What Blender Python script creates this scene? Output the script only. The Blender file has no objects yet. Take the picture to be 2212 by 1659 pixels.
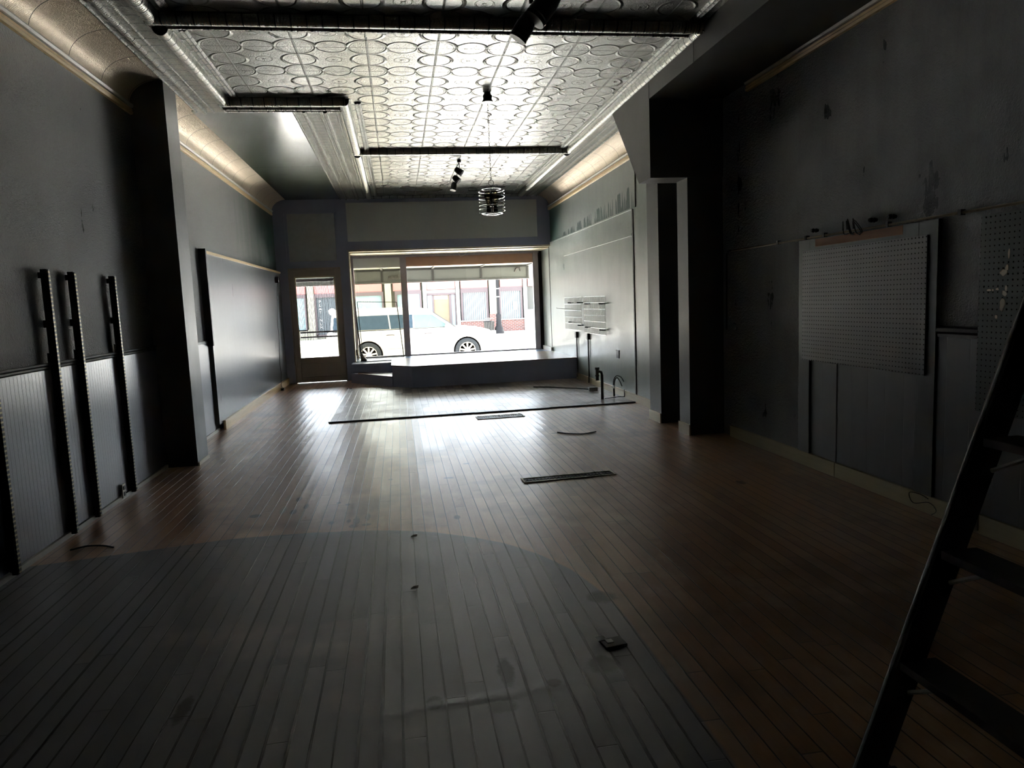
import bpy, bmesh, math, random
import numpy as np
from math import sin, cos, pi, radians, sqrt
from mathutils import Vector, Matrix

random.seed(7)
SC = bpy.context.scene
COL = SC.collection

# ------------------------------------------------------------------ camera
cam_d = bpy.data.cameras.new('camera')
cam = bpy.data.objects.new('camera', cam_d)
COL.objects.link(cam)
YAW, PIT, ROL = radians(8.7595), radians(-6.6022), radians(-2.3584)
fwd = Vector((sin(YAW)*cos(PIT), cos(YAW)*cos(PIT), sin(PIT)))
rgt = Vector((cos(YAW), -sin(YAW), 0)); upv = rgt.cross(fwd)
cr = rgt*cos(ROL) + upv*sin(ROL); cu = -rgt*sin(ROL) + upv*cos(ROL)
m = Matrix((cr, cu, -fwd)).transposed().to_4x4()
m.translation = Vector((0, 0, 1.5))
cam.matrix_world = m
cam_d.sensor_width = 36.0; cam_d.sensor_fit = 'HORIZONTAL'
cam_d.lens = 1546.73/2212*36.0
cam_d.clip_start = 0.02; cam_d.clip_end = 400
SC.camera = cam

# ------------------------------------------------------------------ light
world = bpy.data.worlds.new('sky'); SC.world = world; world.use_nodes = True
wn = world.node_tree.nodes; wl = world.node_tree.links; wn.clear()
wo = wn.new('ShaderNodeOutputWorld'); wb = wn.new('ShaderNodeBackground')
wb.inputs['Color'].default_value = (0.80, 0.90, 1.0, 1); wb.inputs['Strength'].default_value = 6.0
wl.new(wb.outputs[0], wo.inputs[0])
sun_d = bpy.data.lights.new('sun', 'SUN'); sun_d.energy = 46.0; sun_d.angle = radians(0.6); sun_d.color = (1.0, 0.95, 0.86)
sun = bpy.data.objects.new('sun', sun_d); COL.objects.link(sun)
sun.location = (6, 30, 20)
sun.rotation_euler = Vector((-0.25, -0.5, -1.0)).to_track_quat('-Z', 'Y').to_euler()   # from above the far side of the street
SC.view_settings.view_transform = 'Standard'; SC.view_settings.look = 'None'
SC.view_settings.gamma = 1.0; SC.view_settings.use_curve_mapping = False
SC.view_settings.exposure = 2.15
SC.cycles.use_denoising = True
SC.cycles.max_bounces = 8; SC.cycles.diffuse_bounces = 5; SC.cycles.glossy_bounces = 5
SC.cycles.transparent_max_bounces = 12; SC.cycles.transmission_bounces = 4
SC.cycles.sample_clamp_indirect = 12.0
SC.cycles.caustics_reflective = True; SC.cycles.caustics_refractive = False
SC.cycles.use_fast_gi = False

# ------------------------------------------------------------------ helpers
class MB:
    def __init__(s): s.v = []; s.f = []; s.uv = {}
    def add(s, vs, fs):
        o = len(s.v); s.v += [tuple(p) for p in vs]; s.f += [tuple(i+o for i in f) for f in fs]; return s
    def box(s, x0, x1, y0, y1, z0, z1):
        if x0 > x1: x0, x1 = x1, x0
        if y0 > y1: y0, y1 = y1, y0
        if z0 > z1: z0, z1 = z1, z0
        vs = [(x0,y0,z0),(x1,y0,z0),(x1,y1,z0),(x0,y1,z0),(x0,y0,z1),(x1,y0,z1),(x1,y1,z1),(x0,y1,z1)]
        return s.add(vs, [(0,3,2,1),(4,5,6,7),(0,1,5,4),(1,2,6,5),(2,3,7,6),(3,0,4,7)])
    def prism(s, poly, axis, a, b):
        # poly in the two other axes, extruded along axis from a to b
        n = len(poly)
        def P(p, t):
            if axis == 'z': return (p[0], p[1], t)
            if axis == 'y': return (p[0], t, p[1])
            return (t, p[0], p[1])
        vs = [P(p, a) for p in poly] + [P(p, b) for p in poly]
        fs = [tuple(range(n))[::-1], tuple(range(n, 2*n))] + [(i, (i+1) % n, n+(i+1) % n, n+i) for i in range(n)]
        return s.add(vs, fs)
    def bar(s, p, q, w, h, up=(0, 0, 1)):
        p = Vector(p); q = Vector(q); d = (q-p).normalized(); u = Vector(up)
        a = d.cross(u)
        if a.length < 1e-4: a = d.cross(Vector((1, 0, 0)))
        a.normalize(); b = a.cross(d)
        vs = [c + a*x*w/2 + b*z*h/2 for c in (p, q) for x, z in ((-1,-1),(1,-1),(1,1),(-1,1))]
        return s.add(vs, [(0,3,2,1),(4,5,6,7),(0,1,5,4),(1,2,6,5),(2,3,7,6),(3,0,4,7)])
    def tube(s, pts, r, n=8, caps=True):
        pts = [Vector(p) for p in pts]; rs = r if isinstance(r, (list, tuple)) else [r]*len(pts)
        vs = []; prev = None
        for i, p in enumerate(pts):
            d = (pts[min(i+1, len(pts)-1)] - pts[max(i-1, 0)]).normalized()
            if prev is None:
                a = d.cross(Vector((0, 0, 1)))
                if a.length < 1e-3: a = d.cross(Vector((1, 0, 0)))
            else: a = prev - d*prev.dot(d)
            a.normalize(); prev = a; b = d.cross(a)
            vs += [p + (a*cos(2*pi*k/n) + b*sin(2*pi*k/n))*rs[i] for k in range(n)]
        fs = [(i*n+k, i*n+(k+1) % n, (i+1)*n+(k+1) % n, (i+1)*n+k) for i in range(len(pts)-1) for k in range(n)]
        if caps: fs += [tuple(range(n))[::-1], tuple((len(pts)-1)*n+k for k in range(n))]
        return s.add(vs, fs)
    def lathe(s, prof, c=(0, 0, 0), n=20, axis='z'):
        vs = []
        for r, h in prof:
            for k in range(n):
                x, y = r*cos(2*pi*k/n), r*sin(2*pi*k/n)
                q = {'z': (x, y, h), 'y': (x, h, y), 'x': (h, x, y)}[axis]
                vs.append((c[0]+q[0], c[1]+q[1], c[2]+q[2]))
        m_ = len(prof)
        fs = [(i*n+k, i*n+(k+1) % n, (i+1)*n+(k+1) % n, (i+1)*n+k) for i in range(m_-1) for k in range(n)]
        fs += [tuple(range(n))[::-1], tuple((m_-1)*n+k for k in range(n))]
        return s.add(vs, fs)
    def build(s, name, mat, parent=None, smooth=False, bevel=0):
        me = bpy.data.meshes.new(name); me.from_pydata(s.v, [], s.f); me.update()
        bm = bmesh.new(); bm.from_mesh(me)
        bmesh.ops.recalc_face_normals(bm, faces=bm.faces); bm.to_mesh(me); bm.free()
        if smooth:
            for p in me.polygons: p.use_smooth = True
            try: me.set_sharp_from_angle(angle=radians(40))
            except Exception: pass
        o = bpy.data.objects.new(name, me); COL.objects.link(o)
        me.materials.append(mat)
        if parent: o.parent = parent
        if bevel:
            b = o.modifiers.new('bevel', 'BEVEL'); b.width = bevel; b.segments = 2; b.limit_method = 'ANGLE'
        return o

def tag(o, label, cat, group=None, kind=None):
    if label: o['label'] = label
    if cat: o['category'] = cat
    if group: o['group'] = group
    if kind: o['kind'] = kind
    return o
def struct(o, label, cat='room'): return tag(o, label, cat, kind='structure')
def empty(name, label, cat, loc=(0, 0, 0), rot=(0, 0, 0), group=None, kind=None):
    o = bpy.data.objects.new(name, None); COL.objects.link(o); o.location = loc; o.rotation_euler = rot
    return tag(o, label, cat, group, kind)
def copy_tree(o, parent=None):
    c = o.copy(); COL.objects.link(c); c.parent = parent
    for ch in list(o.children): copy_tree(ch, c)
    return c

# node expression helper
class NT:
    def __init__(s, name):
        s.mat = bpy.data.materials.new(name); s.mat.use_nodes = True
        s.n = s.mat.node_tree.nodes; s.l = s.mat.node_tree.links; s.n.clear()
        s.out = s.n.new('ShaderNodeOutputMaterial'); s.b = s.n.new('ShaderNodeBsdfPrincipled')
        s.l.new(s.b.outputs[0], s.out.inputs[0])
    def put(s, sock, v):
        if hasattr(v, 'links') or hasattr(v, 'is_linked'): s.l.new(v, sock)
        elif isinstance(v, (tuple, list)):
            sock.default_value = tuple(v) + ((1,) if len(v) == 3 and len(sock.default_value) == 4 else ())
        else: sock.default_value = v
    def M(s, op, a, b=0.0, c=0.0):
        q = s.n.new('ShaderNodeMath'); q.operation = op
        for i, v in enumerate((a, b, c)): s.put(q.inputs[i], v)
        return q.outputs[0]
    def pos(s):
        g = s.n.new('ShaderNodeNewGeometry'); x = s.n.new('ShaderNodeSeparateXYZ'); s.l.new(g.outputs['Position'], x.inputs[0])
        s.P = g.outputs['Position']; return x.outputs[0], x.outputs[1], x.outputs[2]
    def objc(s):
        g = s.n.new('ShaderNodeTexCoord'); x = s.n.new('ShaderNodeSeparateXYZ'); s.l.new(g.outputs['Object'], x.inputs[0])
        s.P = g.outputs['Object']; return x.outputs[0], x.outputs[1], x.outputs[2]
    def vec(s, x, y, z):
        q = s.n.new('ShaderNodeCombineXYZ')
        for i, v in enumerate((x, y, z)): s.put(q.inputs[i], v)
        return q.outputs[0]
    def noise(s, v, scale, detail=3, rough=0.5, dist=0.0):
        q = s.n.new('ShaderNodeTexNoise'); s.l.new(v, q.inputs['Vector']); q.inputs['Scale'].default_value = scale
        q.inputs['Detail'].default_value = detail; q.inputs['Roughness'].default_value = rough; q.inputs['Distortion'].default_value = dist
        return q.outputs[0]
    def voro(s, v, scale, feature='F1', out=0):
        q = s.n.new('ShaderNodeTexVoronoi'); q.feature = feature; s.l.new(v, q.inputs['Vector']); q.inputs['Scale'].default_value = scale
        return q.outputs[out]
    def white(s, v):
        q = s.n.new('ShaderNodeTexWhiteNoise'); q.noise_dimensions = '3D'; s.l.new(v, q.inputs[0]); return q.outputs[0]
    def ss(s, v, a, b):
        q = s.n.new('ShaderNodeMapRange'); q.interpolation_type = 'SMOOTHSTEP'
        for i, w in enumerate((v, a, b, 0.0, 1.0)): s.put(q.inputs[i], w)
        return q.outputs[0]
    def mix(s, f, a, b):
        q = s.n.new('ShaderNodeMix'); q.data_type = 'RGBA'
        s.put(q.inputs[0], f); s.put(q.inputs[6], a if hasattr(a, 'links') else tuple(a)+(1,)); s.put(q.inputs[7], b if hasattr(b, 'links') else tuple(b)+(1,))
        return q.outputs[2]
    def bump(s, h, dist=0.01, strength=1.0):
        q = s.n.new('ShaderNodeBump'); q.inputs['Distance'].default_value = dist; q.inputs['Strength'].default_value = strength
        s.l.new(h, q.inputs['Height']); s.l.new(q.outputs[0], s.b.inputs['Normal']); return q
    def set(s, **k):
        for a, v in k.items():
            nm = {'color': 'Base Color', 'rough': 'Roughness', 'metal': 'Metallic', 'spec': 'Specular IOR Level', 'coat': 'Coat Weight',
                  'coatr': 'Coat Roughness', 'emit': 'Emission Color', 'es': 'Emission Strength', 'trans': 'Transmission Weight'}[a]
            s.put(s.b.inputs[nm], v)
        return s

def plain(name, color, rough=0.5, metal=0.0, var=0.12, scale=9.0, spec=0.5, bump=0.0, bscale=60):
    if spec == .04: color = tuple(c*.76 for c in color)   # street colours darkened to make up for the bright exposure
    t = NT(name); t.objc(); n = t.noise(t.P, scale, 3)
    dark = tuple(c*(1-var) for c in color); lite = tuple(min(1, c*(1+var)) for c in color)
    t.set(color=t.mix(n, dark, lite), rough=rough, metal=metal, spec=spec)
    if bump: t.bump(t.noise(t.P, bscale, 3), bump)
    return t.mat

# ------------------------------------------------------------------ materials
TW, TD = 0.596, 0.63          # pressed-tin tile
def mat_tin():
    t = NT('pressed_tin'); x, y, z = t.pos()
    u = t.M('PINGPONG', t.M('SUBTRACT', x, 0.467-TW*20+TW/2), TW/2)   # 0 at centre .. TW/2 at rib
    v = t.M('PINGPONG', t.M('SUBTRACT', y, 7.11-TD*20+TD/2), TD/2)
    def ln(a, b):   # distance to the point (a,b), in metres
        dx = t.M('SUBTRACT', u, a); dy = t.M('SUBTRACT', v, b)
        return t.M('SQRT', t.M('ADD', t.M('MULTIPLY', dx, dx), t.M('MULTIPLY', dy, dy)))
    A = t.M('SUBTRACT', ln(TW/2, TD/2), .172); B = t.M('SUBTRACT', ln(0, TD/2), .135); Cc = t.M('SUBTRACT', ln(TW/2, 0), .148)
    # strapwork between the medallions
    dl = t.M('SUBTRACT', t.M('ABSOLUTE', t.M('SUBTRACT', t.M('ADD', u, t.M('MULTIPLY', v, .9)), .30)), 10)
    d = t.M('MINIMUM', t.M('MINIMUM', A, B), Cc)
    inter = t.M('MAXIMUM', t.M('MINIMUM', A, Cc), -1)
    ridge = t.M('SUBTRACT', 1.0, t.ss(t.M('ABSOLUTE', d), .003, .019))
    plate = t.M('SUBTRACT', 1.0, t.ss(d, -.012, .010))
    # inner outline of the corner medallion
    ringA = t.M('SUBTRACT', 1.0, t.ss(t.M('ABSOLUTE', t.M('ADD', A, .03)), .001, .006))
    ring0 = t.M('SUBTRACT', 1.0, t.ss(t.M('ABSOLUTE', t.M('SUBTRACT', ln(0, 0), .068)), .002, .008))
    dot0 = t.M('SUBTRACT', 1.0, t.ss(ln(0, 0), .004, .02))
    # ribs and joints
    rib = t.M('SUBTRACT', 1.0, t.ss(t.M('ABSOLUTE', t.M('SUBTRACT', u, TW/2)), .004, .011))
    rc = t.M('SUBTRACT', 1.0, t.ss(t.M('ABSOLUTE', t.M('SUBTRACT', u, TW/2)), .0, .003))
    jt = t.M('SUBTRACT', 1.0, t.ss(t.M('ABSOLUTE', t.M('SUBTRACT', v, TD/2)), .0015, .006))
    # scroll ornament: mirrored so every tile carries the same figure
    uv = t.vec(u, v, 0.0)
    sc = t.noise(uv, 38, 1.5, .5, 1.2)
    scr = t.M('SUBTRACT', 1.0, t.ss(t.M('ABSOLUTE', t.M('SUBTRACT', sc, .5)), .02, .09))
    sc2 = t.noise(uv, 75, 2, .5, .6)
    h = t.M('MULTIPLY', ridge, .80)
    for a, k in ((plate, .35), (ringA, .12), (ring0, .3), (dot0, .3), (rib, .5), (scr, .11), (sc2, .06)):
        h = t.M('ADD', h, t.M('MULTIPLY', a, k))
    h = t.M('SUBTRACT', h, t.M('MULTIPLY', jt, .7)); h = t.M('SUBTRACT', h, t.M('MULTIPLY', rc, .3))
    # gentle sheet waviness
    h = t.M('ADD', h, t.M('MULTIPLY', t.noise(t.P, 1.7, 2), .3))
    t.bump(h, .045)
    w = t.noise(t.P, 1.2, 3)
    c = t.mix(w, (.175, .178, .166), (.275, .28, .258))
    c = t.mix(t.M('MAXIMUM', jt, rc), c, (.03, .03, .03))
    t.set(color=c, rough=t.M('ADD', .22, t.M('MULTIPLY', w, .12)), metal=.9)
    return t.mat
def mat_band(name, base=(.32, .325, .30), rough=.26, metal=.9, tick=.155, pat=1.8, tickw=.009, dist=.026):
    # uv: s along in metres, t across in metres
    t = NT(name); q = t.n.new('ShaderNodeUVMap'); q.uv_map = 'UVMap'; x = t.n.new('ShaderNodeSeparateXYZ'); t.l.new(q.outputs[0], x.inputs[0])
    s_, c_ = x.outputs[0], x.outputs[1]
    f = t.M('PINGPONG', s_, tick/2); tk = t.M('SUBTRACT', 1.0, t.ss(f, tickw*.4, tickw))
    v = t.vec(t.M('PINGPONG', s_, tick/4), c_, 0.0)
    n1 = t.noise(v, 55, 2, .5, .8); n2 = t.M('SUBTRACT', 1.0, t.ss(t.M('ABSOLUTE', t.M('SUBTRACT', n1, .5)), .03, .1))
    bead = t.M('SINE', t.M('MULTIPLY', s_, 2*pi/.026)); 
    h = t.M('SUBTRACT', t.M('ADD', t.M('MULTIPLY', n2, .35*pat), t.M('MULTIPLY', n1, .2*pat)), t.M('MULTIPLY', tk, 1.0))
    h = t.M('ADD', h, t.M('MULTIPLY', bead, .10*pat))
    t.bump(h, dist)
    t.set(color=t.mix(tk, base, (.02, .02, .02)), rough=rough, metal=metal); return t.mat

def mat_wall(name, dark, lite, rough=.42, bumpd=.006, bs=70, streak=True, green=None, ygreen=None, spec=.6, rv=.24):
    t = NT(name); x, y, z = t.pos()
    st = t.noise(t.vec(t.M('MULTIPLY', x, 3), t.M('MULTIPLY', y, 3), t.M('MULTIPLY', z, .45)), 1.6, 4, .6)
    blot = t.noise(t.P, 2.2, 4, .6)
    c = t.mix(t.ss(t.M('MULTIPLY', t.M('ADD', st, blot), .5), .12, .75), dark, lite)
    if green: c = t.mix(t.ss(t.noise(t.P, 1.1, 3), .45, .62), c, green)
    if ygreen: c = t.mix(t.ss(t.M('ADD', y, t.M('MULTIPLY', t.M('SUBTRACT', st, .5), 4.0)), 11.2, 13.8), c, ygreen)  # greener toward the storefront: the loss of sheen there put into the colour
    g = t.noise(t.P, bs, 3, .6); g2 = t.noise(t.P, bs*.35, 3, .6)
    t.bump(t.M('ADD', g, t.M('MULTIPLY', g2, .8)), bumpd)
    t.set(color=c, rough=t.M('MAXIMUM', t.M('ADD', rough-.06, t.M('MULTIPLY', t.M('ADD', t.M('SUBTRACT', blot, .2), t.M('SUBTRACT', st, .3)), rv)), .2), spec=spec); return t.mat

def mat_bead(name, dark, lite, rough=.34, pitch=.045, axis='y', depth=.0009):
    # painted beadboard: shallow grooves in the boards
    t = NT(name); x, y, z = t.pos(); a = y if axis == 'y' else x
    g = t.M('SUBTRACT', 1.0, t.ss(t.M('PINGPONG', a, pitch/2), .001, .004))
    n = t.noise(t.vec(t.M('MULTIPLY', x, 6), t.M('MULTIPLY', y, 6), t.M('MULTIPLY', z, .5)), 2, 4, .6)
    c = t.mix(n, dark, lite); c = t.mix(t.M('MULTIPLY', g, .08), c, (.01, .01, .012))
    h = t.M('SUBTRACT', t.M('MULTIPLY', t.noise(t.P, 40, 3), .3), g)
    t.bump(h, depth); t.set(color=c, rough=t.M('ADD', rough, t.M('MULTIPLY', n, .12)), spec=.95); return t.mat

STAINS = [(-.944,5.479,.022,.07,1),(-.956,5.832,.02,.06,1),(-.864,5.779,.02,.05,0),(-.86,5.417,.022,.045,0),(-.782,5.541,.018,.05,0),
          (-.376,5.046,.022,.075,0),(-.30,5.12,.018,.06,0),(-.39,4.93,.03,.03,0),(-.30,4.94,.03,.02,0),(-.539,5.567,.015,.02,0),(-.467,5.498,.018,.02,0),
          (.328,4.923,.02,.035,0),(-.55,5.05,.018,.025,0),(-.43,5.06,.015,.03,0),(-1.13,5.39,.04,.03,0),(.93,3.36,.07,.05,0),(.75,2.71,.06,.05,0),
          (.35,2.75,.03,.08,0),(.30,2.50,.05,.03,0),(.52,2.62,.03,.02,0),(.05,2.58,.03,.03,0),(-.9,2.75,.025,.07,0),(1.68,7.8,.06,.02,0),(-1.9,9.7,.03,.2,1),(-1.78,10.0,.02,.3,1),(-1.62,10.1,.03,.15,1),(-1.5,9.8,.02,.2,1),(.55,6.6,.03,.02,0),(-.15,6.2,.02,.02,0),(.35,6.1,.04,.02,0),(2.6,5.2,.03,.04,0)]
def mat_floor():
    t = NT('strip_wood_floor'); x, y, z = t.pos()
    W_ = .0795
    bx = t.M('DIVIDE', t.M('ADD', x, 20.02), W_); bi = t.M('FLOOR', bx); fx = t.M('FRACT', bx)
    r1 = t.white(t.vec(bi, 3.7, 0)); r2 = t.white(t.vec(bi, 9.1, 1))
    L = t.M('ADD', 1.3, t.M('MULTIPLY', r2, 1.3))
    by = t.M('DIVIDE', t.M('ADD', y, t.M('MULTIPLY', r1, 5)), L); bj = t.M('FLOOR', by); fy = t.M('MULTIPLY', t.M('PINGPONG', by, .5), L)
    rb = t.white(t.vec(bi, bj, 2.3))
    gx = t.M('MULTIPLY', t.M('PINGPONG', t.M('ADD', x, 20.02), W_/2), 1.0)
    # paint limit: a rounded corner of old grey paint
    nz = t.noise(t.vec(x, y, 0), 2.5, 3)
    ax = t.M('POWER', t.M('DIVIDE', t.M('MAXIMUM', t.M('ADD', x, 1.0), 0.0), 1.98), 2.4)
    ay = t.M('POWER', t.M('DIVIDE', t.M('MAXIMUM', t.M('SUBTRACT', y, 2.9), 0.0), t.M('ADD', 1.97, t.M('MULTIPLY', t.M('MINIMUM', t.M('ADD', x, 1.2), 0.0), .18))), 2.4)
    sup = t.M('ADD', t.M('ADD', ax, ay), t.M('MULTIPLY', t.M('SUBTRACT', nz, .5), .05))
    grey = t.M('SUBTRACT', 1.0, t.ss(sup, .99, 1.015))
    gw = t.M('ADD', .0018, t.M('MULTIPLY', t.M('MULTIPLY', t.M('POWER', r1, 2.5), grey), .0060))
    gap = t.M('SUBTRACT', 1.0, t.ss(gx, gw, t.M('ADD', gw, .0012)))
    butt = t.M('SUBTRACT', 1.0, t.ss(fy, .001, .0032))
    gaps = t.M('MAXIMUM', gap, t.M('MULTIPLY', butt, .85))
    grain = t.noise(t.vec(t.M('MULTIPLY', x, 22), t.M('MULTIPLY', y, 1.2), bi), 3, 4, .6, .3)
    big = t.noise(t.vec(x, y, 4), .9, 4, .6); mid = t.noise(t.vec(x, t.M('MULTIPLY', y, .5), 9), 3.2, 5, .65)
    wood = t.mix(t.M('MULTIPLY', t.M('ADD', grain, rb), .5), (.25, .115, .058), (.58, .33, .195))
    wood = t.mix(t.ss(mid, .46, .70), wood, (.54, .35, .23))
    wood = t.mix(t.M('MULTIPLY', t.ss(big, .50, .66), .55), wood, (.11, .050, .028))
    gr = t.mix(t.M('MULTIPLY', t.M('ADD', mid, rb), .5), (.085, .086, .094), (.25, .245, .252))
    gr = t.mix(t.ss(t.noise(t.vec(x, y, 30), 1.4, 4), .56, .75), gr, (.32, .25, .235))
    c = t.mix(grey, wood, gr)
    # pale halo where the paint edge has been scuffed
    halo = t.M('MULTIPLY', t.M('SUBTRACT', 1.0, t.ss(t.M('ABSOLUTE', t.M('SUBTRACT', sup, 1.06)), .01, .09)), t.ss(x, .2, .9))
    c = t.mix(t.M('MULTIPLY', halo, .45), c, (.33, .23, .15))
    st = 0.0; sp = 0.0; fine = t.noise(t.vec(x, y, 2), 22, 4, .7)
    for (sx, sy, rx, ry, kind) in STAINS:
        dx = t.M('DIVIDE', t.M('SUBTRACT', x, sx), rx*1.25); dy = t.M('DIVIDE', t.M('SUBTRACT', y, sy), ry*1.7)
        e = t.M('SUBTRACT', 1.0, t.ss(t.M('ADD', t.M('ADD', t.M('MULTIPLY', dx, dx), t.M('MULTIPLY', dy, dy)), t.M('MULTIPLY', fine, 1.6)), 1.1, 1.9))
        if kind: sp = t.M('MAXIMUM', sp, e)
        else: st = t.M('MAXIMUM', st, e)
    c = t.mix(t.M('MULTIPLY', st, .8), c, (.02, .009, .006)); c = t.mix(sp, c, (.36, .27, .17))
    c = t.mix(gaps, c, (.006, .004, .003))
    sc_ = t.noise(t.vec(t.M('MULTIPLY', x, 3), t.M('MULTIPLY', y, 3), 3), 3, 5, .75)
    t.set(color=c, rough=t.M('ADD', t.M('ADD', .22, t.M('MULTIPLY', mid, .22)), t.M('MULTIPLY', grey, .08)), spec=.8)
    cup = t.M('MULTIPLY', t.M('SUBTRACT', t.M('MULTIPLY', t.M('SUBTRACT', fx, .5), t.M('SUBTRACT', fx, .5)), .1), 1.2)
    # a heaved ridge across the near boards
    rd = t.M('SUBTRACT', y, t.M('ADD', 2.55, t.M('MULTIPLY', x, .10)))
    hump = t.M('MULTIPLY', t.M('SUBTRACT', 1.0, t.ss(t.M('ABSOLUTE', rd), .0, .05)), t.M('MULTIPLY', t.ss(x, -.5, .1), t.M('SUBTRACT', 1.0, t.ss(x, .4, .8))))
    tilt = t.M('MULTIPLY', t.M('MULTIPLY', t.M('SUBTRACT', fx, .5), t.M('SUBTRACT', rb, .5)), .35)
    h = t.M('ADD', t.M('ADD', t.M('MULTIPLY', grain, .12), t.M('MULTIPLY', cup, .8)), t.M('ADD', tilt, t.M('MULTIPLY', hump, .5)))
    h = t.M('ADD', h, t.M('MULTIPLY', sc_, .25))
    h = t.M('SUBTRACT', h, t.M('MULTIPLY', gaps, 1.6))
    t.bump(h, .0036)
    return t.mat
def mat_overlay():
    t = NT('worn_underlay'); x, y, z = t.pos()
    mid = t.noise(t.vec(x, y, 0), 2.4, 5, .65); big = t.noise(t.vec(x, y, 8), .8, 3)
    bx = t.M('DIVIDE', t.M('ADD', x, 20.0), .105); bi = t.M('FLOOR', bx); g = t.M('SUBTRACT', 1.0, t.ss(t.M('PINGPONG', t.M('ADD', x, 20), .0525), .002, .006))
    r = t.white(t.vec(bi, 1, 1)); by = t.M('ADD', t.M('DIVIDE', y, .40), t.M('MULTIPLY', r, 7)); g2 = t.M('SUBTRACT', 1.0, t.ss(t.M('PINGPONG', by, .5), .005, .02))
    rb = t.white(t.vec(bi, t.M('FLOOR', by), 4))
    c = t.mix(t.M('MULTIPLY', t.M('ADD', mid, rb), .5), (.17, .145, .132), (.40, .35, .32))
    c = t.mix(t.ss(mid, .5, .68), c, (.50, .48, .46)); c = t.mix(t.M('MULTIPLY', t.ss(big, .5, .6), .5), c, (.24, .15, .10))
    # square glue marks left near the platform
    m1 = t.M('MULTIPLY', t.ss(y, 11.9, 12.2), t.M('SUBTRACT', 1.0, t.ss(y, 12.9, 13.1))); m1 = t.M('MULTIPLY', m1, t.M('MULTIPLY', t.ss(x, -.3, 0), t.M('SUBTRACT', 1.0, t.ss(x, 1.7, 2.2))))
    sq = t.ss(t.white(t.vec(t.M('FLOOR', t.M('DIVIDE', x, .15)), t.M('FLOOR', t.M('DIVIDE', y, .3)), 0)), .35, .5)
    c = t.mix(t.M('MULTIPLY', t.M('MULTIPLY', m1, sq), .85), c, (.03, .026, .025))
    gg = t.M('MULTIPLY', t.M('MAXIMUM', g, g2), .7)
    c = t.mix(gg, c, (.03, .025, .022))
    t.set(color=c, rough=t.M('ADD', .2, t.M('MULTIPLY', mid, .4))); t.bump(t.M('SUBTRACT', mid, t.M('MULTIPLY', gg, 1)), .002)
    return t.mat
def mat_wood(name, a, b, rough=.5, axis=0, bumpd=.001):
    t = NT(name); x, y, z = t.pos(); k = [t.M('MULTIPLY', q, 1.0 if i == axis else 14.0) for i, q in enumerate((x, y, z))]
    n = t.noise(t.vec(*k), 2.5, 4, .6, .2); t.set(color=t.mix(n, a, b), rough=rough); t.bump(n, bumpd); return t.mat
def mat_glass(name, tint=(1, 1, 1), refl=.06):
    mt = bpy.data.materials.new(name); mt.use_nodes = True; n = mt.node_tree.nodes; l = mt.node_tree.links; n.clear()
    o = n.new('ShaderNodeOutputMaterial'); mx = n.new('ShaderNodeMixShader'); tr = n.new('ShaderNodeBsdfTransparent'); gl = n.new('ShaderNodeBsdfGlossy')
    fr = n.new('ShaderNodeFresnel'); fr.inputs[0].default_value = 1.45
    tr.inputs[0].default_value = (*tint, 1); gl.inputs['Roughness'].default_value = .02
    l.new(fr.outputs[0], mx.inputs[0]); l.new(tr.outputs[0], mx.inputs[1]); l.new(gl.outputs[0], mx.inputs[2]); l.new(mx.outputs[0], o.inputs[0]); return mt
def mat_brick():
    t = NT('brick'); x, y, z = t.pos(); q = t.n.new('ShaderNodeTexBrick'); t.l.new(t.vec(x, z, 0.0), q.inputs['Vector'])
    q.inputs['Color1'].default_value = (.066, .023, .018, 1); q.inputs['Color2'].default_value = (.042, .017, .014, 1); q.inputs['Mortar'].default_value = (.085, .077, .073, 1)
    q.inputs['Scale'].default_value = 1.0; q.inputs['Brick Width'].default_value = .22; q.inputs['Row Height'].default_value = .075; q.inputs['Mortar Size'].default_value = .012
    t.set(color=q.outputs[0], rough=.8, spec=.04); return t.mat
def mat_blinds():
    t = NT('vertical_blinds'); x, y, z = t.pos(); g = t.ss(t.M('PINGPONG', x, .055), .016, .026)
    t.set(color=t.mix(g, (.027, .034, .038), (.115, .125, .122)), rough=.6, spec=.04); return t.mat
def mat_strip():
    t = NT('slotted_standard'); x, y, z = t.pos(); g = t.ss(t.M('PINGPONG', z, .014), .004, .007)
    t.set(color=t.mix(g, (.30, .25, .14), (.02, .02, .02)), rough=.4, metal=.5); return t.mat
def mat_peg(name, dark, lite, axis='y', rough=.42):
    t = NT(name); x, y, z = t.pos()
    P_ = .0327
    dy = t.M('SUBTRACT', t.M('PINGPONG', y, P_/2), 0.0); dz = t.M('PINGPONG', z, P_/2)
    d = t.M('SQRT', t.M('ADD', t.M('MULTIPLY', dy, dy), t.M('MULTIPLY', dz, dz)))
    hole = t.M('SUBTRACT', 1.0, t.ss(d, .0034, .0050))
    n = t.noise(t.P, 3, 4); c = t.mix(n, dark, lite); c = t.mix(hole, c, (.001, .001, .001))
    t.set(color=c, rough=rough, spec=t.M('MULTIPLY', t.M('SUBTRACT', 1.0, hole), .5)); t.bump(t.M('SUBTRACT', t.M('MULTIPLY', t.noise(t.P, 60, 2), .15), hole), .002); return t.mat
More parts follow.
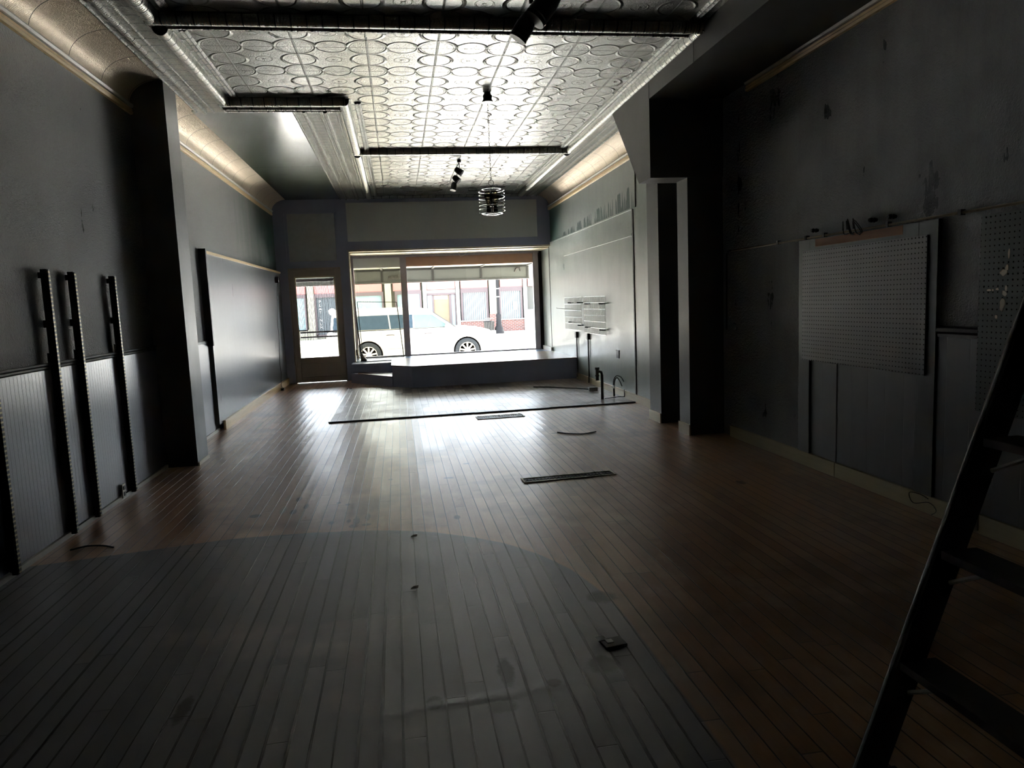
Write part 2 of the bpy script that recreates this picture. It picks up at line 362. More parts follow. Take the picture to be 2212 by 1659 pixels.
def mat_cove():
    t = NT('cove_tin'); q = t.n.new('ShaderNodeUVMap'); q.uv_map = 'UVMap'; xx = t.n.new('ShaderNodeSeparateXYZ'); t.l.new(q.outputs[0], xx.inputs[0])
    s_, c_ = xx.outputs[0], xx.outputs[1]
    tk = t.M('SUBTRACT', 1.0, t.ss(t.M('PINGPONG', s_, .305), .002, .006)); tk2 = t.M('SUBTRACT', 1.0, t.ss(t.M('PINGPONG', t.M('ADD', s_, .305), .305), .001, .004))
    v = t.vec(t.M('PINGPONG', s_, .1), c_, 0.0); n1 = t.noise(v, 32, 2, .5, 1.4)
    sc = t.M('SUBTRACT', 1.0, t.ss(t.M('ABSOLUTE', t.M('SUBTRACT', n1, .5)), .02, .09))
    di = t.M('SINE', t.M('MULTIPLY', t.M('ADD', s_, c_), 2*pi/.018))
    h = t.M('ADD', t.M('MULTIPLY', sc, .35), t.M('MULTIPLY', di, .07)); h = t.M('SUBTRACT', h, tk); h = t.M('SUBTRACT', h, t.M('MULTIPLY', tk2, .4))
    t.bump(h, .014); t.set(color=t.mix(tk, (.62, .53, .41), (.03, .025, .02)), rough=.30, metal=.5); return t.mat

M_ = {}
M_['tin'] = mat_tin()
M_['band'] = mat_band('tin_border')
M_['roll'] = mat_band('tin_roll', base=(.36, .365, .335), tick=.115, pat=.4, tickw=.006, rough=.25)
M_['cove'] = mat_cove()
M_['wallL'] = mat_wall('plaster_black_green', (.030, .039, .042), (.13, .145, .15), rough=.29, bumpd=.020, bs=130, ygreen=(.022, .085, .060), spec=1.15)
M_['wallR'] = mat_wall('plaster_black', (.040, .050, .054), (.24, .265, .27), rough=.27, bumpd=.026, bs=100, spec=1.3)
M_['green'] = mat_wall('plaster_green', (.030, .060, .050), (.055, .095, .080), rough=.42, bumpd=.004)
M_['navy'] = mat_wall('navy_paint', (.33, .355, .49), (.39, .415, .55), rough=.5, bumpd=.001)
M_['black'] = mat_wall('black_satin', (.016, .019, .021), (.026, .029, .032), rough=.38, bumpd=.0008)
M_['soffit'] = mat_wall('soffit_paint', (.075, .078, .077), (.11, .113, .110), rough=.42, bumpd=.0006)
M_['bead'] = mat_bead('beadboard_slate', (.085, .09, .115), (.14, .148, .18), rough=.27)
M_['panel'] = mat_bead('panel_slate', (.075, .09, .10), (.12, .14, .148), rough=.24, pitch=.04)
M_['board'] = mat_bead('plank_slate', (.045, .055, .062), (.075, .088, .098), rough=.4, pitch=.19)
M_['rwall'] = mat_wall('panel_grey_green', (.25, .30, .28), (.42, .47, .44), rough=.30, bumpd=.0015, bs=30)
M_['greyp'] = mat_wall('panel_grey', (.60, .62, .60), (.68, .70, .67), rough=.55, bumpd=.0005)
M_['cream'] = mat_wood('cream_trim', (.62, .54, .38), (.85, .76, .56), .4, 1)
M_['gold'] = mat_wood('varnished_pine', (.62, .44, .20), (.85, .64, .33), .35, 1)
M_['white'] = plain('white_paint', (.62, .60, .55), .4)
M_['tan'] = mat_wood('tan_base', (.42, .38, .24), (.58, .54, .36), .5, 1)
M_['brown'] = mat_wood('bare_board', (.28, .14, .08), (.42, .22, .13), .7, 1)
M_['floor'] = mat_floor(); M_['overlay'] = mat_overlay()
M_['plat'] = mat_wood('platform_wood', (.26, .20, .16), (.46, .38, .32), .26, 0)
M_['sill'] = plain('sill_paint', (.22, .25, .31), .25)
M_['blk'] = plain('black_metal', (.015, .015, .016), .45, .0)
M_['iron'] = plain('dark_iron', (.04, .035, .03), .45, .6)
M_['chrome'] = plain('chrome', (.75, .75, .75), .15, 1.0)
M_['steel'] = plain('galvanised_steel', (.45, .45, .43), .35, .9)
M_['glass'] = mat_glass('clear_glass'); M_['glassL'] = mat_glass('tinted_glass', (.80, .78, .71))  # left pane's dimmer, warmer view put into the glass tint
M_['door'] = mat_wood('door_brown', (.40, .34, .30), (.50, .43, .38), .5, 2)
M_['peg'] = mat_peg('pegboard_grey', (.20, .22, .235), (.27, .295, .31)); M_['peg2'] = mat_peg('pegboard_black', (.025, .045, .038), (.04, .065, .055))
M_['frame'] = mat_wood('painted_frame', (.085, .10, .105), (.14, .158, .162), .38, 2)
M_['rubber'] = plain('tyre_rubber', (.018, .020, .022), .8, spec=.04); M_['carwhite'] = plain('car_white', (.27, .265, .245), .2, var=.02, spec=.04)
M_['carglass'] = plain('car_glass', (.022, .034, .046), .05, var=.3, spec=.04); M_['alloy'] = plain('alloy', (.36, .33, .27), .4, .1, spec=.04)
M_['asphalt'] = plain('street_concrete', (.50, .49, .47), .8, var=.15, scale=2); M_['walk'] = plain('sidewalk', (.55, .53, .50), .8, scale=1.5)
M_['stucco'] = plain('cream_stone', (.125, .12, .095), .8, var=.2, scale=4, spec=.04); M_['red'] = plain('red_sign_band', (.20, .075, .07), .6, var=.05, spec=.04)
M_['mullion'] = plain('bronze_frame', (.050, .040, .042), .5, spec=.04); M_['brick'] = mat_brick(); M_['blinds'] = mat_blinds()
M_['post'] = plain('white_column', (.16, .16, .152), .5, spec=.04); M_['shopglass'] = plain('shop_glass', (.10, .14, .15), .25, var=.3, scale=1.2, spec=.04)
M_['canopy'] = plain('canopy_panel', (.105, .11, .098), .6, var=.06, spec=.04); M_['strip'] = mat_strip()
M_['rod'] = plain('brace_paint', (.75, .75, .72), .35); M_['bulb'] = mat_glass('amber_glass', (.92, .88, .76)); M_['pipe'] = plain('pipe_grey', (.12, .12, .115), .4)
M_['ladder'] = mat_wood('ladder_rail', (.045, .040, .038), (.085, .076, .070), .45, 2); M_['darkglass'] = plain('painted_pane', (.56, .58, .57), .25)
M_['sweat'] = plain('white_lettering', (.26, .26, .26), .5, var=.01, spec=.04); M_['brownT'] = plain('brown_board', (.42, .25, .18), .6)
M_['castiron'] = plain('cast_iron_black', (.009, .009, .010), .6, spec=.04)
M_['awnfrm'] = plain('canopy_frame', (.045, .045, .042), .5, spec=.04); M_['outlet'] = plain('outlet_plastic', (.40, .36, .27), .4)

# ------------------------------------------------------------------ the room
XL, XR, XF, YF, ZC = -2.36, 3.385, 3.265, 15.1, 3.69
YB = -3.0
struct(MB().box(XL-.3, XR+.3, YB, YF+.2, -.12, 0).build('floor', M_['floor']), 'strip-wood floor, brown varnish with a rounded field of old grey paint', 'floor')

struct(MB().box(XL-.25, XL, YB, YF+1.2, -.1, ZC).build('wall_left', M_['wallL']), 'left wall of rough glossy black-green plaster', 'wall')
struct(MB().box(XR, XR+.25, YB, 8.6, -.1, ZC).build('wall_right', M_['wallR']), 'near right wall of rough black plaster', 'wall')
struct(MB().box(XL, XR, YB-.2, YB, -.1, ZC).build('wall_back', M_['black']), 'black wall behind the viewpoint', 'wall')
# ceiling: tin field with a plain board where tin is missing
struct(MB().box(XL-.2, XR+.2, YB, YF+.2, ZC, ZC+.15).build('ceiling', M_['tin']), 'pressed-tin ceiling with round medallions and raised outlines', 'ceiling')

def sweep(name, prof, p0, p1, mat, label, flip=False, smooth=True, kind='structure', uo=0.0):
    """prof: list of (u,z) across; p0->p1 straight run in the xy plane; u is to the right of the direction of travel."""
    a = Vector(p0); b = Vector(p1); d = (b-a); L = d.length; d.normalize(); r = Vector((d.y, -d.x, 0))
    me = bpy.data.meshes.new(name); n = len(prof); segs = max(1, int(L/1.0)); vs = []; fs = []; uvs = []
    acc = [0]
    for i in range(1, n): acc.append(acc[-1] + sqrt((prof[i][0]-prof[i-1][0])**2 + (prof[i][1]-prof[i-1][1])**2))
    for k in range(segs+1):
        s = L*k/segs
        for (u, z) in prof: vs.append(a + d*s + r*u + Vector((0, 0, z)))
    for k in range(segs):
        for i in range(n-1):
            fs.append((k*n+i, k*n+i+1, (k+1)*n+i+1, (k+1)*n+i)); s0, s1 = L*k/segs + uo, L*(k+1)/segs + uo
            uvs += [(s0, acc[i]), (s0, acc[i+1]), (s1, acc[i+1]), (s1, acc[i])]
    fs.append(tuple(range(n))[::-1]); uvs += [(0, acc[i]) for i in range(n)][::-1]
    fs.append(tuple(segs*n+i for i in range(n))); uvs += [(L, acc[i]) for i in range(n)]
    me.from_pydata(vs, [], fs); uvl = me.uv_layers.new(name='UVMap')
    for i, q in enumerate(uvs): uvl.data[i].uv = q
    me.update()
    if smooth:
        for p in me.polygons: p.use_smooth = True
        try: me.set_sharp_from_angle(angle=radians(35))
        except Exception: pass
    me.materials.append(mat); o = bpy.data.objects.new(name, me); COL.objects.link(o)
    return tag(o, label, 'moulding', kind=kind)

rr, rd_ = .058, .072
roll_prof = [(-rr-.012, 0.02), (-rr-.012, -.006)] + [(-rr*cos(pi*k/14), -rd_*sin(pi*k/14)**.8 - .004) for k in range(0, 15)] + [(rr+.012, -.006), (rr+.012, 0.02)]
T = [0]
def trim(prof, p0, p1, mat, label, **k):
    T[0] += 1; return sweep('trim_%d' % T[0], [(u, z+ZC) for u, z in prof], p0, p1, mat, label, **k)
# rolls: near field, middle field (with its notch), far field
trim(roll_prof, (-1.66, YB, 0), (-1.66, 5.86, 0), M_['roll'], 'fat ribbed tin roll down the left of the nearest ceiling field')
trim(roll_prof, (-1.70, 5.84, 0), (2.62, 5.84, 0), M_['roll'], 'tin roll crossing the ceiling nearest the viewpoint, reads as a black bar')
trim(roll_prof, (-1.66, 6.05, 0), (-1.66, 8.05, 0), M_['roll'], 'short fat ribbed tin roll left of the middle ceiling field')
trim(roll_prof, (-1.70, 8.03, 0), (-.42, 8.03, 0), M_['roll'], 'short tin roll closing the notch above the bare ceiling board')
trim(roll_prof, (-.44, 8.02, 0), (-.44, 10.58, 0), M_['roll'], 'ribbed tin roll left of the middle field, beside the bare board')
trim(roll_prof, (-.48, 10.56, 0), (2.66, 10.56, 0), M_['roll'], 'tin roll crossing the ceiling between the chandelier and the triple spotlight')
trim(roll_prof, (2.62, 5.8, 0), (2.62, 10.58, 0), M_['roll'], 'ribbed tin roll right of the middle ceiling field')
trim(roll_prof, (-.44, 10.72, 0), (-.44, 14.80, 0), M_['roll'], 'ribbed tin roll left of the far ceiling field')
trim(roll_prof, (2.62, 10.72, 0), (2.62, 14.80, 0), M_['roll'], 'ribbed tin roll right of the far ceiling field')
def bump_prof(w, beads, base=-.012):
    p = [(0, .02), (0, base)]
    for c, r in beads:
        p += [(c-r, base)] + [(c-r*cos(pi*k/6), base-r*sin(pi*k/6)) for k in range(1, 6)] + [(c+r, base)]
    return p + [(w, base), (w, .02)]
# borders: u grows to the right of travel, so run away from the viewpoint on the left side and toward it on the right side
trim(bump_prof(.33, [(.012, .011), (.10, .026), (.19, .012), (.315, .012)]), (-2.05, YB, 0), (-2.05, 8.5, 0), M_['band'], 'patterned tin border along the near left of the ceiling')
trim(bump_prof(.36, [(.02, .012), (.12, .02), (.25, .012), (.34, .012)]), (-1.74, 8.48, 0), (-.50, 8.48, 0), M_['band'], 'patterned tin border at the near edge of the bare ceiling board')
trim(bump_prof(.52, [(.015, .014), (.13, .022), (.30, .014), (.36, .026), (.48, .012)]), (-1.03, 8.45, 0), (-1.03, 15.1, 0), M_['band'], 'wide patterned tin border right of the bare ceiling board')
trim(bump_prof(.34, [(.02, .014), (.12, .026), (.22, .012), (.31, .012)]), (3.03, 15.1, 0), (3.03, 5.0, 0), M_['band'], 'patterned tin border along the right of the ceiling')
trim(bump_prof(.15, [(.03, .018), (.11, .014)]), (-1.62, 6.09, 0), (2.6, 6.09, 0), M_['band'], 'beaded tin strip behind the nearest black bar')
trim(bump_prof(.10, [(.03, .014), (.08, .010)]), (-.40, 10.74, 0), (2.6, 10.74, 0), M_['band'], 'beaded tin strip behind the far black bar')
trim(bump_prof(.28, [(.04, .018), (.14, .014), (.24, .014)]), (-.50, 15.08, 0), (2.7, 15.08, 0), M_['band'], 'beaded tin border where the ceiling meets the front wall')
# fluted strip inside the rolls
for (xa, ya, yb) in ((-1.52, YB, 5.78), (-1.52, 6.12, 7.95), (-.30, 8.15, 10.48), (-.30, 10.76, 14.75), (2.49, 4, 5.75), (2.49, 6.12, 10.48), (2.49, 10.76, 14.75)):
    trim([(-.035, .02), (-.035, -.006), (-.02, -.022), (0, -.014), (.02, -.022), (.035, -.006), (.035, .02)], (xa, ya, 0), (xa, yb, 0), M_['band'], 'narrow fluted tin strip inside the ceiling roll at x %s y %s' % (('left' if xa < 0 else 'right'), {5.78: 'nearest', 7.95: 'notch', 10.48: 'middle', 14.75: 'far', 5.75: 'nearest'}[yb]))
# bare board
bb = MB().box(-2.08, -1.0, 8.47, 11.672, ZC-.010, ZC+.02).box(-2.08, -1.0, 11.682, 15.1, ZC-.010, ZC+.02)
M_['bare'] = mat_wall('bare_ceiling_board', (.05, .075, .048), (.065, .09, .058), rough=.26, bumpd=.0002, bs=60, rv=.06, spec=.9)
tag(bb.build('ceiling_panel', M_['bare']), 'smooth dark-green board panel where ceiling tin is missing, front left', 'ceiling', kind='structure')

# coves and picture rails
def cove(x_wall, sgn, y0, y1, label):
    R_ = .31; H_ = .22
    pr = [(0, .02)] + [(R_*(1-sin(a)), -H_*(1-cos(a))) for a in [pi/2*k/12 for k in range(13)]]
    # pr: from ceiling edge (u=R) to the wall (u=0)
    pts = [(x_wall + sgn*(R_), .0)]
    prof = [(R_, .02)] + [(R_*(1-sin(pi/2*k/12))*1.0, -H_*(1-cos(pi/2*k/12))) for k in range(13)] + [(-.02, -H_), (-.02, .02)]
    if sgn > 0: T[0] += 1; return sweep('trim_%d' % T[0], [(u, z+ZC) for u, z in prof], (x_wall, y0, 0), (x_wall, y1, 0), M_['cove'], label)
    T[0] += 1; return sweep('trim_%d' % T[0], [(u, z+ZC) for u, z in prof], (x_wall, y1, 0), (x_wall, y0, 0), M_['cove'], label)
cove(XL, 1, YB, 7.4, 'tan embossed cove above the near left wall')
cove(XL, 1, 7.4, YF, 'tan embossed cove above the far left wall')
cove(XF, -1, 8.0, YF, 'tan embossed cove above the far right wall')
rail_prof = [(-.01, .02), (.028, .015), (.036, .0), (.028, -.018), (.012, -.022)]
rail2 = [(-.01, -.022), (.014, -.024), (.022, -.034), (.018, -.05), (.026, -.06), (.02, -.078), (-.01, -.085)]
def rail(x, sgn, y0, y1, where):
    for pf, mt, nm in ((rail_prof, M_['white'], 'white upper bead of the picture rail'), (rail2, M_['gold'], 'honey-coloured picture rail')):
        T[0] += 1
        a, b = ((x, y0, 0), (x, y1, 0)) if sgn > 0 else ((x, y1, 0), (x, y0, 0))
        sweep('trim_%d' % T[0], [(u, z+3.455) for u, z in pf], a, b, mt, nm + ' ' + where)
rail(XL, 1, YB, 7.4, 'on the near left wall'); rail(XL, 1, 7.8, YF-.1, 'on the far left wall'); rail(XF, -1, 8.3, YF, 'on the far right wall')
rail(XR, -1, YB, 6.6, 'on the near right wall')

# left pier
struct(MB().box(XL, -2.05, 7.4, 7.79, 0, ZC).build('wall_pier', M_['soffit']), 'square black pier projecting from the left wall up to the ceiling', 'pier')
# right pilasters and boxed soffit
struct(MB().box(3.0, XR+.02, 7.14, 7.42, 0, 2.68).build('wall_pilaster', M_['soffit']), 'nearer of the two right-hand pilasters under the soffit box', 'pilaster')
struct(MB().box(2.985, XR+.02, 7.95, 8.32, 0, 3.4).build('wall_pilaster', M_['soffit']), 'farther of the two right-hand pilasters, beyond the gap', 'pilaster')
so = MB().prism([(7.12, 2.68), (7.47, 2.68), (8.42, ZC), (YB, ZC), (YB, 3.45), (7.12, 3.45)], 'x', 2.6, 2.66)
so.prism([(7.12, 2.68), (7.47, 2.68), (8.40, ZC-.005), (7.12, ZC-.005)], 'x', 2.66, XR)
so.box(2.66, XR, YB, 7.12, 3.455, ZC-.01)
struct(so.build('ceiling_soffit', M_['soffit']), 'dark boxed soffit running along the right side with a sloping wedge end', 'soffit')
sj = MB()
for yy, z0 in ((6.02, 3.45), (7.12, 3.45)): sj.box(2.597, 2.6, yy-.003, yy+.003, z0, ZC-.01)
struct(sj.build('trim_90', M_['blk']), 'thin dark panel joints on the side of the right soffit', 'joint')

# right front wall (furred out panel)
struct(MB().box(XF, XF+.3, 8.3, 16.2, -.1, 2.70).box(XF+.03, XF+.3, 8.3, 9.66, 2.70, ZC).build('wall_right_front', M_['rwall']), 'smooth grey-green panelled wall at the front right', 'wall')
uw = NT('upper_front_plaster'); x, y, z = uw.pos()
n_ = uw.noise(uw.vec(0.0, uw.M('MULTIPLY', y, 3.0), z), 1.6, 4, .7)
edge = uw.M('ADD', 2.70, uw.M('MULTIPLY', uw.ss(uw.noise(uw.vec(0.0, uw.M('MULTIPLY', y, 2.4), 0.0), 1.4, 3, .8), .45, .55), uw.M('MULTIPLY', uw.M('SUBTRACT', 15.4, y), .055)))
pat = uw.M('SUBTRACT', 1.0, uw.ss(z, uw.M('SUBTRACT', edge, .01), uw.M('ADD', edge, .02)))
cc = uw.mix(n_, (.20, .235, .22), (.33, .36, .34)); cc = uw.mix(uw.ss(y, 13.6, 14.9), cc, (.045, .125, .095)); cc = uw.mix(pat, cc, (.02, .06, .05))  # green mix near the front paints in fading sheen; foot patches are separate
uw.set(color=cc, rough=.42); uw.bump(uw.noise(uw.P, 60, 3), .005)
struct(MB().box(XF+.012, XF+.3, 9.6, YF, 2.70, ZC).build('wall_right_upper', uw.mat), 'grey plaster above the panelling at front right, green patches along its foot', 'wall')
struct(MB().box(XF-.012, XF, 9.64, 9.68, 0, 2.69).build('trim_91', M_['blk']), 'black vertical joint between two panels of the front right wall', 'joint')
struct(MB().box(XF-.006, XF, 15.22, 15.25, .40, 2.66).build('trim_92', M_['iron']), 'thin dark corner joint beside the display window', 'joint')
struct(MB().box(XF-.015, XF, 9.7, 13.83, 2.33, 2.365).build('trim_93', M_['rwall']), 'grey batten ledge on the upper panel of the front right wall', 'batten')
struct(MB().box(XF-.012, XF+.01, 9.7, 15.2, 2.685, 2.705).build('trim_94', M_['rwall']), 'rough top edge of the front right panelling', 'edge')

# left far panelling and chair rail
struct(MB().box(XL, XL+.018, YB, 7.4, .04, 1.17).build('wall_left_wainscot', M_['bead']), 'dark slate beadboard wainscot on the near left wall', 'wainscot')
T[0] = 60
def strip(name, x0, x1, y0, y1, z0, z1, mat, label): return struct(MB().box(x0, x1, y0, y1, z0, z1).build(name, mat), label, 'moulding')
cr_ = [(0, -.03), (.012, -.03), (.024, -.012), (.02, .0), (.03, .01), (.026, .022), (0, .022)]
T[0] += 1; sweep('trim_%d' % T[0], [(u, z+1.19) for u, z in cr_], (XL, YB, 0), (XL, 7.4, 0), M_['black'], 'thin black chair rail on the near left wall')
struct(MB().box(XL, XL+.012, 7.79, 9.35, .04, 1.14).build('wall_left_plinth', M_['bead']), 'short slate wainscot between the left pier and the far panel', 'wainscot')
strip('trim_62', XL, XL+.02, 7.79, 9.3, 1.135, 1.165, M_['greyp'], 'grey stub of chair rail just past the left pier')
fp = MB().box(XL, XL+.055, 9.42, YF, .10, 2.24)
struct(fp.build('wall_left_panel', M_['panel']), 'glossy slate board panel on the far left wall, edged in cream', 'panel')
strip('trim_63', XL, XL+.075, 9.40, YF, 2.235, 2.27, M_['gold'], 'cream-gold cap along the top of the far left panel')
strip('trim_64', XL, XL+.075, 9.375, 9.42, 1.10, 2.27, M_['cream'], 'cream end strip at the near edge of the far left panel')
strip('trim_65', XL, XL+.085, 9.33, 9.378, 1.10, 2.29, M_['blk'], 'black side of the far left panel facing the room')
strip('baseboard_left', XL, XL+.03, YB, 7.4, 0, .035, M_['white'], 'thin white base strip along the near left wall')
strip('baseboard_left_front', XL+.055, XL+.085, 9.6, YF, 0, .125, M_['gold'], 'tan wooden baseboard along the far left panel')
strip('baseboard_left_short', XL, XL+.02, 7.85, 9.55, 0, .04, M_['white'], 'short thin white base strip just past the left pier')
strip('baseboard_pier', -2.05, -2.035, 7.4, 7.79, 0, .035, M_['cream'], 'cream base strip on the left pier')
for y0, y1, nm in ((5.14, 6.96, 'far length'), (3.2, 5.13, 'near length')):
    strip('baseboard_right', XR-.022, XR, y0, y1, 0, .115, M_['tan'], 'tan baseboard along the near right wall, ' + nm)
strip('baseboard_right_front', XF-.02, XF, 8.35, 13.3, 0, .115, M_['cream'], 'cream baseboard along the front right wall')
strip('baseboard_pilaster', 2.985, 3.0, 7.13, 7.43, 0, .115, M_['cream'], 'cream base block on the nearer pilaster')
strip('baseboard_pilaster_far', 2.97, 2.985, 7.95, 8.33, 0, .115, M_['cream'], 'cream base block on the farther pilaster')

# ------------------------------------------------------------------ front wall, door and display window
fw = MB()
fw.box(XL, -2.14, YF, YF+.15, 0, ZC).box(-1.105, -.92, YF, YF+.15, 0, ZC)
fw.box(-2.14, -1.105, YF, YF+.15, 3.42, ZC).box(-2.14, -1.105, YF, YF+.15, 2.33, 2.45)
fw.box(-.92, XF+.3, YF, YF+.15, 2.66, ZC).box(-.92, XF, YF, YF+.15, 0, .37)
struct(fw.build('wall_front', M_['navy']), 'navy front wall around the door and display window', 'wall')
struct(MB().box(-.92, 3.0, YF-.012, YF, 2.83, 3.60).build('wall_front_panel', M_['greyp']), 'wide grey board panel above the display window', 'panel')
tp = MB().box(-2.14, -2.09, YF+.02, YF+.12, 2.45, 3.42).box(-1.165, -1.105, YF+.02, YF+.12, 2.45, 3.42).box(-2.09, -1.165, YF+.02, YF+.12, 2.45, 2.465).box(-2.09, -1.165, YF+.02, YF+.12, 3.405, 3.42)
w1 = tp.build('window_1', M_['navy']); struct(w1, 'painted-over square transom above the front door', 'window')
MB().box(-2.09, -1.165, YF+.03, YF+.045, 2.465, 3.405).build('pane', M_['darkglass'], w1)

# door
dr = MB(); dz = 2.29
dr.box(-2.12, -2.02, YF+.02, YF+.065, 0.01, dz).box(-1.235, -1.125, YF+.02, YF+.065, 0.01, dz)
dr.box(-2.02, -1.235, YF+.02, YF+.065, 2.15, dz).box(-2.02, -1.235, YF+.02, YF+.065, .01, .12).box(-2.02, -1.235, YF+.02, YF+.065, .40, .52)
dr.box(-2.02, -1.235, YF+.035, YF+.055, .12, .40)
d1 = dr.build('door_1', M_['door'], bevel=.004); struct(d1, 'brown wooden entrance door with one tall glass pane', 'door')
MB().box(-2.02, -1.235, YF+.04, YF+.046, .52, 2.15).build('pane', M_['glass'], d1)
MB().tube([(-2.0, YF+.12, 1.03), (-1.25, YF+.12, 1.03)], .018).tube([(-2.0, YF+.12, .93), (-1.25, YF+.12, .93)], .016).build('push_bar', M_['iron'], d1, True)
MB().box(-2.03, -2.005, YF+.015, YF+.02, .52, 2.15).box(-1.255, -1.235, YF+.015, YF+.02, .52, 2.15).box(-2.03, -1.235, YF+.015, YF+.02, 2.135, 2.16).build('glazing_bead', M_['cream'], d1)
struct(MB().box(-2.14, -2.12, YF-.01, YF+.12, 0, 2.33).box(-1.125, -1.105, YF-.01, YF+.12, 0, 2.33).box(-2.14, -1.105, YF-.01, YF+.12, 2.29, 2.33).build('trim_70', M_['door']), 'brown casing of the front door', 'moulding')
sc = MB()
for i in range(34):
    x0 = -2.0 + i*.0226 + random.uniform(-.003, .003); dx = random.uniform(-.01, .012)
    sc.bar((x0, YF+.088, 2.12), (x0+dx, YF+.088, .56), .0075, .003, (0, 1, 0))
sc.box(-2.02, -1.24, YF+.08, YF+.11, 2.06, 2.115)
tag(sc.build('string_curtain', M_['mullion']), 'curtain of fine vertical strings hanging in the door glass', 'curtain', kind='stuff')
# display window bay
YG = 16.1
struct(MB().box(-.95, XF, YF+.15, YG+.1, .0, .385).box(-.92, XF, YF+.02, YF+.15, .37, .386).build('window_2_sill', M_['sill']), 'blue-grey painted floor of the display window', 'sill')
bay = MB().box(-.95, XF, YF+.15, YG+.1, 2.60, 2.75); struct(bay.build('window_2_ceiling', M_['cream']), 'cream ceiling of the display window', 'soffit')
struct(MB().box(-.93, XF, YF+.0, YF+.155, 2.625, 2.662).build('trim_71', M_['cream']), 'raw cream edge under the display window header', 'moulding')
struct(MB().box(-.935, -.915, YF-.003, YF+.15, .37, 2.66).build('trim_72', M_['cream']), 'narrow raw cream edge on the left jamb of the display window', 'moulding')
struct(MB().box(-1.09, -.95, YF+.15, YG+.1, 0, 2.75).build('wall_bay_left', M_['navy']), 'left return of the display window', 'wall')
wf = MB().box(.10, .235, YG-.06, YG+.06, .385, 2.60).box(3.06, 3.18, YG-.06, YG+.06, .385, 2.60).box(-.95, -.90, YG-.04, YG+.04, .385, 2.60).box(-.95, 3.2, YG-.04, YG+.04, .385, .41).box(-.95, 3.2, YG-.04, YG+.04, 2.55, 2.6)
w2 = wf.build('window_2', plain('window_post_paint', (.34, .30, .33), .4), bevel=.004); struct(w2, 'shop display window in grey metal frame with two panes', 'window')
MB().box(-.9, .10, YG-.005, YG+.001, .41, 2.34).build('pane', M_['glassL'], w2); MB().box(.235, 3.06, YG-.005, YG+.001, .41, 2.34).build('pane', M_['glass'], w2)
MB().box(-.9, .10, YG-.03, YG+.03, 2.34, 2.56).build('transom_board', M_['greyp'], w2)['label'] = 'grey transom board'
MB().box(.235, 3.06, YG-.03, YG+.03, 2.345, 2.56).build('transom_board', M_['brownT'], w2)['label'] = 'brown transom board'
struct(MB().box(3.18, XF, YG-.03, YG+.1, .385, 2.6).build('wall_bay_right', M_['mullion']), 'narrow filler beside the right window post', 'wall')
tag(MB().box(XF-.05, XF-.002, YF+.02, YG-.1, .386, .475).build('sill_board', M_['white'], bevel=.004), 'white board on edge at the right end of the display floor', 'board')
# platform in front of the window
pf = MB().prism([(.19, 13.05), (3.262, 13.05), (3.262, YF-.014), (-.17, YF-.014), (-.17, 13.5)], 'z', 0, .385)
p0 = pf.build('display_platform', M_['navy'], bevel=.003); tag(p0, 'low navy display platform with a wooden top and cut corner', 'platform')
MB().prism([(.185, 13.035), (3.262, 13.035), (3.262, YF-.014), (-.185, YF-.014), (-.185, 13.5)], 'z', .386, .405).build('platform_top', M_['plat'], p0)['label'] = 'worn wooden top'
st = MB().prism([(-1.0, 14.62), (-.175, 13.42), (-.175, 14.615), (-1.0, 14.615)], 'z', 0, .19)
s0 = st.build('entry_step', M_['navy']); tag(s0, 'low wedge-shaped step between the door and the platform', 'step')
MB().prism([(-.85, 14.40), (-.175, 13.43), (-.175, 14.2), (-.85, 14.62)], 'z', .191, .200).build('step_board', M_['plat'], s0)
tag(MB().box(-.98, -.175, 14.62, YF-.014, .0, .37).build('riser_box', M_['navy']), 'navy riser under the left end of the window sill', 'box')

# things in the display window
fr = empty('wire_display_frame', 'thin black rectangular frame leaning inside the left window pane', 'frame', (0, 0, 0))
fb = MB().bar((-.86, 15.95, 1.62), (-.02, 15.95, 1.58), .012, .012).bar((-.02, 15.95, 1.58), (.07, 15.75, .39), .014, .014).bar((-.86, 15.95, 1.62), (-.80, 15.75, .39), .012, .012).bar((-.80, 15.75, .395), (.07, 15.75, .395), .012, .012)
fb.build('frame', M_['blk'], fr)
pl = empty('leaning_pole', 'black pole with flared foot leaning in the left corner of the display window', 'pole', (0, 0, 0))
MB().tube([(-.885, 15.45, 1.72), (-.86, 15.4, 1.1), (-.82, 15.3, .60), (-.80, 15.26, .50)], [.012, .014, .018, .02]).build('pole', M_['blk'], pl, True)
MB().tube([(-.80, 15.26, .52), (-.775, 15.2, .44), (-.76, 15.18, .388)], [.028, .05, .075], 12).build('foot', M_['blk'], pl, True)
MB().box(-.915, -.87, 15.3, 15.38, .50, .62).build('bracket', M_['blk'], pl)
cb = MB().tube([(-.905, 15.2, 2.6), (-.90, 15.22, 2.2), (-.88, 15.22, 2.0), (-.86, 15.23, 1.82), (-.885, 15.22, 1.6), (-.89, 15.22, 1.2), (-.885, 15.23, .8), (-.87, 15.22, .45), (-.84, 15.2, .39)], .006)
tag(cb.build('hanging_cable', M_['cream'], None, True), 'thin cream cable hanging down the left window jamb', 'cable')
hw = MB().tube([(1.36, 15.6, 2.6), (1.37, 15.6, 2.54), (1.40, 15.6, 2.50), (1.48, 15.6, 2.53), (1.56, 15.6, 2.59)], .004)
tag(hw.build('loose_wire', M_['white'], None, True), 'loose white wire sagging from the display window ceiling', 'wire')

